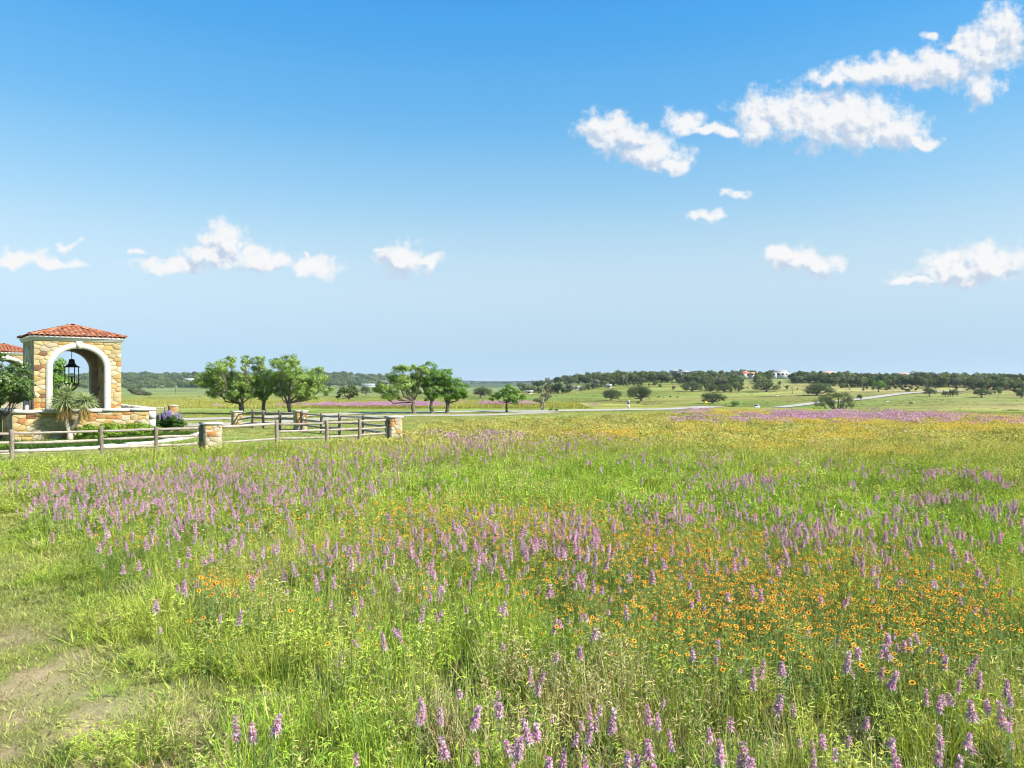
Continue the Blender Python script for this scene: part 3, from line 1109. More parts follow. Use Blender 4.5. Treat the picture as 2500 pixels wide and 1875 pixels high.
FA = RAD(38)
PA = Vector((-12.9, 31.6, 0))
PC = Vector((-5.99, 37.3, 0))
PB = Vector((-12.92, 45.0, 0))
PD = Vector((-18.3, 49.0, 0))
PE = Vector((-25.3, 55.0, 0))
near_pillar = stone_pillar(PA, FA, 1.20, 0.66, 'pale stone pillar with one bold orange stone in the near fence', 31, (16, 4, 60, 0, 2))
stone_pillar(PC, FA, 1.20, 0.62, 'pale stone pillar at the right corner where two fences meet', 32)
stone_pillar(PB, FA, 1.18, 0.60, 'stone pillar halfway along the rear fence', 33)
stone_pillar(PD, FA, 0.98, 0.52, 'short stone pillar at the left end of the rear fence beside the drive', 34)
stone_pillar(PE, FA, 1.18, 0.50, 'distant stone pillar beyond the flowering bush', 35)
link('stone', stone_mesh([(-0.29, 0.66), (0.08, 0.63), (0.16, 0.72), (0.12, 0.88), (-0.27, 0.86)], 0.008, 0.045, np.random.default_rng(3), M['stone_rust']), near_pillar.children[0], (0, -0.332, 0))


def rail_mesh(length, rng):
    n = 7
    V = []
    wy, wz = rng.uniform(0.030, 0.040), rng.uniform(0.048, 0.064)
    bow, sag = rng.uniform(-0.02, 0.02), rng.uniform(-0.018, 0.008)
    for i in range(n):
        t = i / (n - 1)
        e = 0.72 if i in (0, n - 1) else 1.0
        oy, oz = bow * math.sin(math.pi * t) + rng.uniform(-0.005, 0.005), sag * math.sin(math.pi * t) + rng.uniform(-0.005, 0.005)
        for a, b in ((-1, -0.8), (0.9, -1), (1, 0.7), (-0.7, 1)):
            V.append((t * length, oy + a * wy * e * rng.uniform(0.85, 1.15), oz + b * wz * e * rng.uniform(0.85, 1.15)))
    F = [(i * 4 + k, i * 4 + (k + 1) % 4, i * 4 + 4 + (k + 1) % 4, i * 4 + 4 + k) for i in range(n - 1) for k in range(4)]
    F += [(3, 2, 1, 0), tuple((n - 1) * 4 + k for k in range(4))]
    return MB().add(V, F).mesh('rail', M['wood'])


def post_mesh(h, rng, w=0.135):
    V = []
    zs = [-0.25, 0.0, h * 0.4, h * 0.75, h - 0.03, h]
    for i, z in enumerate(zs):
        s = w / 2 * (0.8 if i == len(zs) - 1 else 1.0)
        ox, oy = rng.uniform(-0.01, 0.01), rng.uniform(-0.01, 0.01)
        for a, b in ((-1, -1), (1, -1), (1, 1), (-1, 1)):
            V.append((ox + a * s * rng.uniform(0.85, 1.1), oy + b * s * rng.uniform(0.85, 1.1), z + (rng.uniform(-0.015, 0.015) if i > 3 else 0)))
    n = len(zs)
    F = [(i * 4 + k, i * 4 + (k + 1) % 4, i * 4 + 4 + (k + 1) % 4, i * 4 + 4 + k) for i in range(n - 1) for k in range(4)]
    F += [(3, 2, 1, 0), tuple((n - 1) * 4 + k for k in range(4))]
    return MB().add(V, F).mesh('post', M['post'])


def rail_fence(label, pts, seed, h=1.15, rails=(0.34, 0.68, 1.02), skip=(), ends=(True, True)):
    rng = random.Random(seed)
    p0 = Vector((pts[0][0], pts[0][1], 0))
    root = thing('rail_fence', label, 'fence', p0, 0, 'weathered split rail fences by the drive')
    P = [Vector((p[0], p[1], (p[2] if len(p) > 2 else 0.0))) - p0 for p in pts]
    for i, p in enumerate(P):
        d = P[min(i + 1, len(P) - 1)] - P[max(i - 1, 0)]
        if (i == 0 and not ends[0]) or (i == len(P) - 1 and not ends[1]):
            continue
        link('post', post_mesh(h + rng.uniform(-0.03, 0.05), rng), root, p, (rng.uniform(-0.02, 0.02), rng.uniform(-0.02, 0.02), math.atan2(d.y, d.x)))
    for i in range(len(P) - 1):
        a, b = P[i], P[i + 1]
        d = b - a
        yaw, pit = math.atan2(d.y, d.x), math.atan2(d.z, math.hypot(d.x, d.y))
        for j, z in enumerate(rails):
            if (i, j) in skip:
                continue
            u = d.normalized()
            q = a + Vector((0, 0, z + rng.uniform(-0.025, 0.025))) - u * 0.05
            link('rail', rail_mesh(d.length + 0.1, rng), root, q, (0, -pit + rng.uniform(-0.008, 0.008), yaw))
    return root


def beside(p, q, off):
    d = (Vector(q[:2]) - Vector(p[:2])).normalized()
    return (p[0] + d.x * off, p[1] + d.y * off)


S1 = [(-24.2, 25.2), (-21.5, 26.4), (-18.87, 27.8), (-16.27, 29.2), (-14.68, 30.4)]
S1.append(beside(PA, S1[-1], 0.42))
rail_fence('grey split rail fence in front of the low golden stone wall', S1, 41)
S2 = [(-10.86, 34.0), (-8.79, 35.0), (-7.44, 36.0)]
S2 = [beside(PA, S2[0], 0.42)] + S2 + [beside(PC, S2[-1], 0.40)]
rail_fence('grey split rail fence between the two nearest pale stone pillars', S2, 42, skip=((0, 1),))
S3 = [(-8.07, 40.1), (-9.6, 41.1), (-10.9, 42.2)]
S3 = [beside(PC, S3[0], 0.40)] + S3 + [beside(PB, S3[-1], 0.36)]
rail_fence('dark railed fence running back from the right corner pillar', S3, 43, h=1.18, ends=(False, True))
S4 = [(-14.4, 45.8), (-15.7, 46.6), (-16.6, 47.2)]
S4 = [beside(PB, S4[0], 0.36)] + S4 + [(*beside(PD, S4[-1], 0.32), -0.25)]
rail_fence('arched rear rail fence left of the halfway pillar', S4, 44, h=1.17, ends=(False, False))
S5 = [(-28.2, 53.4), (-26.9, 54.1), (-25.75, 54.7)]
rail_fence('short distant rail fence beyond the flowering bush', S5, 45, h=1.1)


# ------------------------------------------------------------------ lantern
def lantern():
    c = P1 + GX * TW / 2 + GB * TW / 2
    root = thing('hanging_lantern', 'black bell shaped lantern hanging inside the nearer pavilion arch', 'lantern', (c.x, c.y, 2.45), GA)
    link('hanging_rod', MB().tube([(0, 0, 1.70), (0, 0, 2.42)], [0.018, 0.018], 6).mesh('hanging_rod', M['iron']), root)
    link('hood', MB().lathe([(0.0, 1.72), (0.12, 1.70), (0.135, 1.64), (0.15, 1.52), (0.19, 1.43), (0.27, 1.36), (0.37, 1.31), (0.415, 1.285), (0.40, 1.27), (0.0, 1.30)], 20).mesh('hood', M['iron'], True), root)
    for k in range(8):
        a = 2 * math.pi * (k + 0.3) / 8
        x, y = 0.34 * math.cos(a), 0.34 * math.sin(a)
        link('cage_bar', MB().box((x - 0.02, y - 0.02, 0.40), (x + 0.02, y + 0.02, 1.29)).mesh('cage_bar', M['iron']), root)
    link('cage_ring', MB().lathe([(0.33, 0.36), (0.36, 0.36), (0.36, 0.42), (0.33, 0.42), (0.33, 0.36)], 20).mesh('cage_ring', M['iron']), root)
    link('bowl', MB().lathe([(0.0, 0.365), (0.33, 0.365), (0.27, 0.22), (0.17, 0.10), (0.10, 0.02), (0.0, 0.0)], 16).mesh('bowl', M['bronze'], True), root)
    link('candle_cluster', MB().lathe([(0.0, 0.37), (0.05, 0.37), (0.05, 0.74), (0.10, 0.76), (0.10, 0.80), (0.0, 0.80)], 8).mesh('candle_cluster', M['bronze']), root)


lantern()


# ------------------------------------------------------------------ trees
def tree_meshes(lobes, fork, rng, leaf, dens, r0, trunk_mat, leaf_mat, multi=1, lean=(0, 0), clumpy=0.44, twig=True):
    """lobes: (x, y, z, rx, ry, rz) relative to the foot of the trunk"""
    tb, cb = MB(), MB()
    tops = []
    for s in range(multi):
        a = rng.uniform(0, 6.28)
        off = Vector((math.cos(a), math.sin(a), 0)) * (0.0 if multi == 1 else r0 * 0.9)
        top = Vector((lean[0] + off.x * 2.5, lean[1] + off.y * 2.5, fork * rng.uniform(0.9, 1.1)))
        mid = off + (top - off) * 0.5 + Vector((rng.normal(0, r0 * 0.5), rng.normal(0, r0 * 0.5), 0))
        rr = r0 if multi == 1 else r0 * 0.75
        tb.tube([off + Vector((0, 0, -0.3)), off + Vector((0, 0, 0.02)), off + (mid - off) * 0.4, mid, top], [rr * 1.7, rr * 1.35, rr * 1.05, rr * 0.95, rr * 0.85], 8)
        tops.append(top)
    for (x, y, z, rx, ry, rz) in lobes:
        c = Vector((x, y, z))
        st = min(tops, key=lambda p: (p - c).length)
        st = st - Vector((0, 0, rng.uniform(0, 0.25) * fork))
        d = c - st
        b = st + d * 0.45 + Vector((d.x * 0.12, d.y * 0.12, -0.10 * d.length + rng.normal(0, 0.05) * d.length))
        q = st + d * 0.8 + Vector((0, 0, rng.normal(0, 0.03) * d.length))
        lr = r0 * (0.34 + 0.22 * min(1, (rx + rz) / 2 / 1.4))
        tb.tube([st, b, q, c + Vector((0, 0, rz * 0.45))], [lr, lr * 0.75, lr * 0.5, lr * 0.16], 6)
        if twig:
            for _ in range(5):
                v = Vector(rng.normal(0, 1, 3))
                v.normalize()
                e = c + Vector((v.x * rx, v.y * ry, abs(v.z) * rz * 0.9)) * 0.85
                s0 = b.lerp(q, rng.uniform(0, 1))
                tb.tube([s0, s0.lerp(e, 0.55) + Vector((0, 0, -0.05)), e], [lr * 0.38, lr * 0.25, lr * 0.08], 4)
        vol = rx * ry * rz
        nc = max(5, int(9 + 9 * vol ** 0.5))
        u = rng.normal(0, 1, (nc, 3))
        u /= np.linalg.norm(u, axis=1, keepdims=True)
        rad = rng.uniform(0.3, 1.0, nc) ** 0.55
        cc = np.array([x, y, z]) + u * rad[:, None] * np.array([rx, ry, rz])
        n = int(dens * 11.0 * (rx * rz + rx * ry + ry * rz) / 3 / (leaf * leaf))
        k = rng.integers(0, nc, n)
        off = rng.normal(0, 1, (n, 3))
        off /= np.linalg.norm(off, axis=1, keepdims=True)
        off *= (rng.random(n) ** 0.5)[:, None]
        P = cc[k] + off * np.array([rx, ry, rz * 0.8]) * clumpy * rng.uniform(0.7, 1.3, nc)[k][:, None]
        nr = (P - np.array([x, y, z])) / np.array([rx, ry, rz]) + off * 0.7 + np.array([0, 0, 0.35])
        V, F = leaf_quads(P, leaf, nr, rng, 0.66, 0.55)
        cb.add(V, F)
    return tb, cb


def tree(name, label, foot, lobes, seed, fork=1.3, leaf=0.16, dens=3.2, r0=0.14, bark='bark', leafm='tree_leaf', multi=1, group=None, cat='tree', **kw):
    rng = np.random.default_rng(seed)
    root = thing(name, label, cat, foot, 0, group)
    tb, cb = tree_meshes(lobes, fork, rng, leaf, dens, r0, bark, leafm, multi, **kw)
    link('trunk', tb.mesh('trunk', M[bark], True), root)
    link('crown', cb.mesh('crown', M[leafm]), root)
    return root


def px_lobes(px0, Y, ground_z, lobes, seed, depth=0.9):
    """crown outlines (column, row, half size in photo pixels) -> lobes round a trunk at depth Y"""
    rng = np.random.default_rng(seed)
    k = Y / FPX
    out = []
    xs = [l[0] for l in lobes]
    half = (max(xs) - min(xs)) / 2 * k + 0.3
    for i, l in enumerate(lobes):
        px, py, r = l[:3]
        ry = l[3] if len(l) > 3 else r * 0.85
        cx = (min(xs) + max(xs)) / 2
        room = max(0.25, 1 - abs(px - cx) / (max(xs) - min(xs) + 1) * 1.6)
        dy = (1 if i % 2 else -1) * rng.uniform(0.1, 0.75) * half * depth * room
        out.append(((px - px0) * k, dy, EYE - (py - HY) * k - ground_z, r * k * 1.06, r * k * 1.06, ry * k * 1.06))
    return out


ROAD_TREES = [
    (587, 66, 'broad leafy tree with bare limbed top sprig, leftmost of three by the rear fence', 'tree_leaf', 2,
     [(500, 928, 22), (518, 948, 27), (541, 902, 26), (546, 884, 16), (530, 925, 26), (562, 930, 30), (588, 952, 28), (597, 880, 15, 13), (600, 900, 8), (562, 960, 22), (605, 930, 20), (615, 955, 16)]),
    (645, 66.5, 'narrow middle tree of the three by the rear fence', 'tree_leaf', 1,
     [(637, 880, 15), (634, 905, 20), (652, 922, 24), (640, 945, 24), (662, 945, 20), (624, 930, 18), (650, 965, 15), (632, 965, 12)]),
    (713, 65.5, 'widest tree with low forking trunk, right of the three by the rear fence', 'tree_leaf', 2,
     [(677, 886, 17), (702, 880, 18), (716, 902, 26), (688, 918, 24), (742, 925, 28), (762, 905, 17), (776, 928, 25), (797, 950, 16), (745, 952, 28), (700, 950, 26), (772, 958, 18), (680, 958, 14)]),
    (1011, 67.5, 'wide spreading tree, left of the three close together by the road', 'tree_leaf', 1,
     [(980, 906, 20), (962, 922, 20), (986, 936, 26), (1012, 925, 25), (936, 946, 17), (920, 950, 12), (962, 955, 20), (1002, 956, 20), (1030, 908, 18), (1002, 896, 12), (945, 960, 14)]),
    (1055, 68, 'round crowned tree, middle of the three close together by the road', 'tree_leaf_bright', 1,
     [(1042, 905, 22), (1056, 928, 28), (1060, 955, 20), (1036, 950, 17), (1050, 968, 14), (1072, 922, 20), (1026, 930, 14)]),
    (1091, 68.5, 'smaller round tree, right of the three close together by the road', 'tree_leaf_bright', 1,
     [(1086, 920, 20), (1102, 936, 22), (1117, 944, 20), (1136, 954, 15), (1106, 960, 20), (1082, 955, 17), (1096, 908, 11), (1128, 965, 11)]),
    (1237, 70.5, 'lone small umbrella shaped tree with slim leaning trunk by the road', 'tree_leaf_bright', 1,
     [(1245, 952, 15, 12), (1225, 962, 16, 12), (1262, 966, 16, 12), (1205, 971, 11, 8), (1242, 969, 16, 11), (1276, 970, 8, 9), (1258, 981, 8, 5), (1240, 945, 8, 7)]),
]
for i, (px, Y, label, lm, multi, lobes) in enumerate(ROAD_TREES):
    x = (px - CX) / FPX * Y
    g = hz(x, Y)
    tree('shade_tree', label, (x, Y, g), px_lobes(px, Y, g, lobes, 50 + i), 60 + i, fork=1.15, leaf=0.145, dens=3.5, r0=0.17 if i < 6 else 0.10, leafm=lm, multi=1 if i == 6 else multi, group='leafy trees by the drive')
x, Y = flat(1324, 76)
tree('shade_tree', 'half dead tree with sparse dull leaves beside the road', (x, Y, hz(x, Y)), px_lobes(1324, Y, hz(x, Y), [(1325, 958, 13), (1340, 962, 10), (1314, 974, 9), (1305, 977, 5), (1334, 972, 8), (1322, 984, 7), (1338, 948, 6)], 3), 77,
     fork=1.0, leaf=0.15, dens=1.6, r0=0.12, bark='bark_pale', leafm='grey_leaf', multi=2, group='leafy trees by the drive')

M['garden_leaf'] = leafy('garden_leaf', [(0.04, 0.085, 0.018), (0.09, 0.16, 0.03), (0.15, 0.23, 0.05)], 0.25, gloss=0.04)
# tree in front of the pavilion at the left edge of the view
x, Y = flat(-6, 34.2)
tree('garden_tree', 'dark leafy garden tree at the left edge in front of the pavilion', (x, Y, 0),
     px_lobes(-6, Y, 0, [(0, 905, 24), (20, 900, 20), (12, 872, 12), (40, 925, 24), (65, 945, 17), (30, 955, 26), (5, 960, 28), (55, 962, 18), (-20, 940, 30), (-40, 910, 28), (-50, 955, 24), (28, 975, 14), (0, 985, 14), (-25, 880, 16), (20, 935, 28), (-5, 925, 30), (45, 945, 22)], 8, 0.8), 81,
     fork=1.4, leaf=0.10, dens=3.6, r0=0.07, leafm='garden_leaf', clumpy=0.5)
c = P1 + GX * 2.4 + GB * 9.0
tree('garden_tree', 'small green tree seen through the nearer pavilion arch', (c.x, c.y, 0),
     [(0, 0, 3.4, 0.55, 0.55, 0.7), (0.1, 0.1, 2.6, 0.75, 0.7, 0.7), (-0.2, 0, 1.9, 0.8, 0.8, 0.6), (0.1, 0, 4.0, 0.35, 0.35, 0.45)], 82, fork=1.2, leaf=0.11, dens=3.4, r0=0.07, leafm='tree_leaf_bright')


def shrub_lobes(w, h, n, rng, d=None):
    d = d or w
    return [(rng.uniform(-0.32, 0.32) * w, rng.uniform(-0.3, 0.3) * d, h * rng.uniform(0.35, 0.70), w * rng.uniform(0.22, 0.32), d * rng.uniform(0.22, 0.32), h * rng.uniform(0.25, 0.32)) for _ in range(n)]


rng_ = random.Random(5)
for k, (s, lab) in enumerate(((0.75, 'rightmost low clipped shrub of the hedge below the stone wall'), (1.65, 'second low shrub from the right end of the hedge below the stone wall'), (2.55, 'third low shrub from the right end of the hedge below the stone wall'), (3.3, 'leftmost low shrub of the hedge, beside the yucca'))):
    p = R0 - GX * s - GB * 1.0
    tree('hedge_shrub', lab, (p.x, p.y, 0), shrub_lobes(1.3, 0.9, 10, rng_, 0.9), 90 + k, fork=0.12, leaf=0.075, dens=4.5, r0=0.02, leafm='hedge_leaf', group='low shrubs along the stone wall', cat='shrub', twig=False)

bp = Vector((*flat(406, 40.6), 0))
bush = tree('flowering_bush', 'dark green bush with lilac flower spikes at the end of the stone wall', bp, shrub_lobes(1.75, 1.35, 11, random.Random(8)), 95, fork=0.15, leaf=0.10, dens=4.0, r0=0.03, leafm='dark_leaf', cat='bush')
rg = np.random.default_rng(9)
n = 46
a, r = rg.uniform(0, 6.28, n), np.sqrt(rg.random(n)) * 0.78
P0 = np.stack([np.cos(a) * r + 0.08, np.sin(a) * r, 1.22 - r * 0.45 + rg.uniform(-0.12, 0.06, n)], 1)
fb = MB()
for p in P0:
    m_ = 26
    t = rg.random(m_)
    ang = rg.uniform(0, 6.28, m_)
    q = p + np.stack([np.cos(ang) * 0.03, np.sin(ang) * 0.03, t * 0.26], 1)
    V, F = leaf_quads(q, 0.05, np.stack([np.cos(ang), np.sin(ang), 0 * ang], 1), rg, 0.8)
    fb.add(V, F)
link('flower_spikes', fb.mesh('flower_spikes', M['mauve']), bush)['kind'] = 'stuff'


def yucca():
    rg = np.random.default_rng(12)
    x, Y = flat(170, 36.1)
    root = thing('yucca', 'forked yucca with two shaggy grey green heads in front of the stone wall', 'yucca', (x, Y, 0))
    tb = MB()
    tb.tube([(0.0, 0, -0.1), (0.02, 0, 0.25), (0.0, 0, 0.55), (-0.05, 0, 0.72)], [0.16, 0.14, 0.125, 0.12], 10)
    tb.tube([(-0.02, 0, 0.55), (-0.14, 0, 0.95), (-0.20, 0.0, 1.45), (-0.22, 0, 1.95)], [0.12, 0.10, 0.10, 0.08], 9)
    tb.tube([(0.0, 0, 0.55), (0.25, 0.05, 0.85), (0.55, 0.08, 1.30), (0.72, 0.1, 1.80)], [0.11, 0.09, 0.09, 0.07], 9)
    link('trunk', tb.mesh('trunk', M['yucca_bark'], True), root)
    for (c, ln, n, top) in (((-0.22, 0, 1.98), 0.88, 620, 1.0), ((0.72, 0.1, 1.92), 0.74, 480, 1.0), ((-0.10, 0.05, 2.45), 0.55, 90, 2.2)):
        c = np.array(c)
        d = rg.normal(0, 1, (n, 3))
        d /= np.linalg.norm(d, axis=1, keepdims=True)
        d[:, 2] = np.where(d[:, 2] < -0.25, -d[:, 2], d[:, 2]) * top + 0.08
        P = c + d * 0.05
        V, F = blades(P, d, ln * rg.uniform(0.75, 1.1, n), rg.uniform(0.10, 0.75, n), 0.042, (0.8, 1.0, 0.7), rng=rg)
        link('leaf_head', MB().add(V, F).mesh('leaf_head', M['yucca_leaf']), root)['kind'] = 'stuff'
    for c, n in (((-0.21, 0, 1.72), 260), ((0.66, 0.1, 1.62), 200)):
        d = rg.normal(0, 1, (n, 3))
        d[:, 2] = -np.abs(d[:, 2]) * 0.9
        V, F = blades(np.array(c) + d * 0.03 + rg.normal(0, 0.04, (n, 3)), d, 0.5 * rg.uniform(0.6, 1.1, n), rg.uniform(0.3, 1.0, n), 0.028, (0.8, 1, 0.7), rng=rg)
        link('dry_leaf_skirt', MB().add(V, F).mesh('dry_leaf_skirt', M['yucca_dry']), root)['kind'] = 'stuff'


yucca()


def agave(px, Y, z, r, label, seed):
    rg = np.random.default_rng(seed)
    x = (px - CX) / FPX * Y
    root = thing('spiky_plant', label, 'plant', (x, Y, z))
    n = 110
    d = rg.normal(0, 1, (n, 3))
    d[:, 2] = np.abs(d[:, 2]) * 1.1 + 0.15
    V, F = blades(np.zeros((n, 3)) + rg.normal(0, 0.02, (n, 3)), d, r * rg.uniform(0.7, 1.1, n), rg.uniform(0.1, 0.5, n), 0.035, (0.9, 1, 0.6), rng=rg)
    link('leaf_rosette', MB().add(V, F).mesh('leaf_rosette', M['yucca_leaf']), root)['kind'] = 'stuff'


c = R0 - GX * 2.6 + GB * 0.9
agave(CX + c.x / c.y * FPX, c.y, 1.28, 0.75, 'spiky grey green plant inside the nearer pavilion behind the coping', 4)


# ------------------------------------------------------------------ scattering on the ground
def proto(name, mb, mats, smooth=False):
    me = mb if isinstance(mb, bpy.types.Mesh) else mb.mesh(name, mats, smooth)
    return bpy.data.objects.new(name, me)


def scatter(name, label, cat, pts, rot, scl, idx, protos, colours=None, parent=None):
    """one object of instanced clumps, for what nobody could count"""
    pts = np.asarray(pts, np.float32)
    n = len(pts)
    me = bpy.data.meshes.new(name)
    me.vertices.add(n)
    me.vertices.foreach_set('co', pts.ravel())
    for nm, ty, data, key in (('rot', 'FLOAT_VECTOR', rot, 'vector'), ('scl', 'FLOAT_VECTOR', scl, 'vector'), ('idx', 'INT', idx, 'value')):
        a_ = me.attributes.new(nm, ty, 'POINT')
        a_.data.foreach_set(key, np.ascontiguousarray(data, np.int32 if ty == 'INT' else np.float32).ravel())
    if colours is not None:
        c4 = np.ones((n, 4), np.float32)
        c4[:, :3] = colours
        a_ = me.attributes.new('tcol', 'FLOAT_COLOR', 'POINT')
        a_.data.foreach_set('color', c4.ravel())
    o = link(name, me, parent)
    tag(o, label, cat, None, 'stuff')
    coll = bpy.data.collections.new(name + '_kinds')
    for i, p in enumerate(protos):
        p.name = '%s_kind_%02d' % (name, i)
        coll.objects.link(p)
    ng = bpy.data.node_groups.new(name, 'GeometryNodeTree')
    ng.interface.new_socket('Geometry', in_out='INPUT', socket_type='NodeSocketGeometry')
    ng.interface.new_socket('Geometry', in_out='OUTPUT', socket_type='NodeSocketGeometry')
    N = ng.nodes
    gi, go = N.new('NodeGroupInput'), N.new('NodeGroupOutput')
    ci = N.new('GeometryNodeCollectionInfo')
    ci.inputs['Collection'].default_value = coll
    ci.inputs['Separate Children'].default_value = True
    ci.inputs['Reset Children'].default_value = True
    ip = N.new('GeometryNodeInstanceOnPoints')
    ip.inputs['Pick Instance'].default_value = True

    def named(nm, ty):
        q = N.new('GeometryNodeInputNamedAttribute')
        q.data_type = ty
        q.inputs[0].default_value = nm
        return q.outputs[0]
    e2r = N.new('FunctionNodeEulerToRotation')
    L_ = ng.links.new
    L_(named('rot', 'FLOAT_VECTOR'), e2r.inputs[0])
    L_(gi.outputs[0], ip.inputs['Points'])
    L_(ci.outputs[0], ip.inputs['Instance'])
    L_(named('idx', 'INT'), ip.inputs['Instance Index'])
    L_(e2r.outputs[0], ip.inputs['Rotation'])
    L_(named('scl', 'FLOAT_VECTOR'), ip.inputs['Scale'])
    L_(ip.outputs[0], go.inputs[0])
    md = o.modifiers.new('scatter', 'NODES')
    md.node_group = ng
    return o


# ------------------------------------------------------------------ pasture trees and far woods
OAKS = [
    # column of trunk, row of foot, crown left, right, top, bottom, label, leaf
    (850, 978, 822, 880, 937, 974, 'dark oak in the field just right of the wide fence tree', 'oak_leaf'),
    (894, 968, 880, 906, 940, 962, 'smaller oak beside the dark oak in the left field', 'oak_leaf'),
    (1175, 971, 1154, 1202, 942, 966, 'rounded oak in the field behind the three close trees', 'oak_leaf'),
    (1492, 978, 1470, 1517, 948, 974, 'squat oak with low wide crown left of the tall spreading oak', 'oak_leaf'),
    (1565, 980, 1532, 1592, 936, 974, 'tall spreading oak on open pasture above the road sign', 'oak_leaf'),
    (1690, 956, 1665, 1719, 929, 954, 'grey green oak at the left end of the mid pasture clump', 'oak_leaf'),
    (1735, 957, 1718, 1755, 935, 956, 'oak in the middle of the mid pasture clump', 'oak_leaf'),
    (1768, 958, 1750, 1790, 932, 957, 'oak right of centre in the mid pasture clump', 'oak_leaf'),
    (1804, 957, 1790, 1816, 936, 954, 'small oak at the right end of the mid pasture clump', 'oak_leaf'),
    (1740, 985, 1709, 1773, 954, 982, 'dense dark oak behind the yellow diamond sign', 'oak_leaf'),
    (1871, 957, 1837, 1901, 931, 953, 'wide flat topped oak with forked trunk on the right pasture', 'oak_leaf'),
    (1993, 966, 1964, 2034, 934, 962, 'big domed oak above the hill road', 'oak_leaf'),
    (2044, 1002, 1984, 2082, 956, 993, 'ragged low oak at the far edge of the flower field', 'oak_leaf'),
    (2145, 957, 2128, 2166, 927, 952, 'bright green tree beside the hill road', 'tree_leaf_bright'),
    (2101, 978, 2091, 2106, 962, 974, 'small dark tree where the hill road passes', 'oak_leaf'),
    (2270, 969, 2253, 2287, 946, 963, 'leaning oak on the dry slope, leftmost of the row', 'oak_leaf'),
    (2308, 968, 2299, 2317, 953, 966, 'little round oak second from the left on the dry slope', 'oak_leaf'),
    (2326, 968, 2315, 2340, 948, 966, 'round oak third from the left on the dry slope', 'oak_leaf'),
    (2397, 971, 2376, 2421, 947, 966, 'forked oak on the dry slope, rightmost of the row', 'oak_leaf'),
    (2494, 972, 2480, 2512, 945, 970, 'oak cut off by the right edge of the picture', 'oak_leaf'),
    (1345, 962, 1328, 1366, 936, 960, 'tall oak at the head of the hedgerow behind the half dead tree', 'oak_leaf'),
]
for i, (px, py, x0, x1, yt, yb, label, lm) in enumerate(OAKS):
    p = ground_hit(px, py)
    if i == 12:
        p = Vector(((px - CX) / FPX * 225, 225, 0))
        p.z = hz(p.x, p.y)
    k = p.y / FPX
    rg = random.Random(200 + i)
    gz = p.z
    w, h = (x1 - x0), (yb - yt)
    lobes = []
    nl = 9
    for j in range(nl):
        t = (j + 0.5) / nl
        lx = x0 + w * (0.12 + 0.76 * t)
        dome = math.sqrt(max(0.05, 1 - (2 * t - 1) ** 2))
        ly = yb - h * (0.30 + 0.42 * dome * rg.uniform(0.6, 1.05))
        lobes.append((lx, ly, w * rg.uniform(0.13, 0.19), h * rg.uniform(0.2, 0.3)))
    lobes += [(x0 + w * 0.15, yb - h * 0.22, w * 0.12, h * 0.18), (x1 - w * 0.15, yb - h * 0.22, w * 0.12, h * 0.18), (px + w * 0.05, yb - h * 0.4, w * 0.17, h * 0.25)]
    lobes = [(a + rg.gauss(0, 0.03) * w, b + rg.gauss(0, 0.05) * h, r_ * rg.uniform(0.6, 1.25), q_ * rg.uniform(0.7, 1.2)) for a, b, r_, q_ in lobes]
    if i == 12:
        lobes = [(1998, 983, 14, 9), (2016, 974, 15, 11), (2041, 964, 17, 9), (2066, 970, 15, 12), (2076, 984, 10, 11), (2034, 981, 14, 9), (2056, 986, 10, 9), (2030, 968, 9, 8)]
    lb = px_lobes(px, p.y, gz, lobes, 300 + i)
    sz = w * k
    tree('pasture_oak', label, p, lb, 400 + i, fork=max(0.6, (py - yb + 3) * k), leaf=max(0.22, 1.1 * k), dens=1.9, r0=0.045 * sz, leafm=lm, group='oaks scattered over the pasture', twig=False, clumpy=0.56)

BUSHES = [
    (1793, 992, 26, 11, 'low bright green bush at the far edge of the flower field', 'tree_leaf_bright'),
    (1558, 986, 9, 7, 'tiny green bush under the tall spreading oak', 'tree_leaf_bright'),
    (330, 966, 30, 18, 'green thicket at the left end of the grey brush pile', 'oak_leaf'),
    (346, 966.5, 28, 12, 'grey leafless brush pile in the left field', 'grey_leaf'),
    (364, 967, 15, 9, 'round dark bush at the right end of the grey brush pile', 'oak_leaf'),
    (1345, 1003, 12, 6, 'low green bush at the foot of the half dead tree', 'tree_leaf'),
    (1358, 1004, 10, 5, 'little leafy bush on the road edge right of the half dead tree', 'tree_leaf_bright'),
    (2215, 957, 14, 7, 'dark round bush on the slope above the leaning oak', 'oak_leaf'),
    (1608, 971, 6, 3, 'low dark bush, left one of three dots on the pasture', 'oak_leaf'),
    (1637, 970, 7, 3, 'low dark bush, left of the two close dots on the pasture', 'oak_leaf'),
    (1654, 971, 7, 3, 'low dark bush, right of the two close dots on the pasture', 'oak_leaf'),
    (2223, 986, 7, 4, 'small dark bush low on the right pasture', 'oak_leaf'),
    (1612, 945, 9, 4, 'dark bush on the rise left of the utility pole', 'oak_leaf'),
]
for i, (px, py, w, h, label, lm) in enumerate(BUSHES):
    p = ground_hit(px, py)
    k = p.y / FPX
    tree('field_bush', label, p, shrub_lobes(w * k, h * k * 1.2, 7, random.Random(500 + i)), 520 + i, fork=0.15 * h * k, leaf=max(0.1, 1.0 * k), dens=3.0, r0=0.01 * w * k + 0.02, leafm=lm, group='bushes dotted over the fields', cat='bush', twig=False)


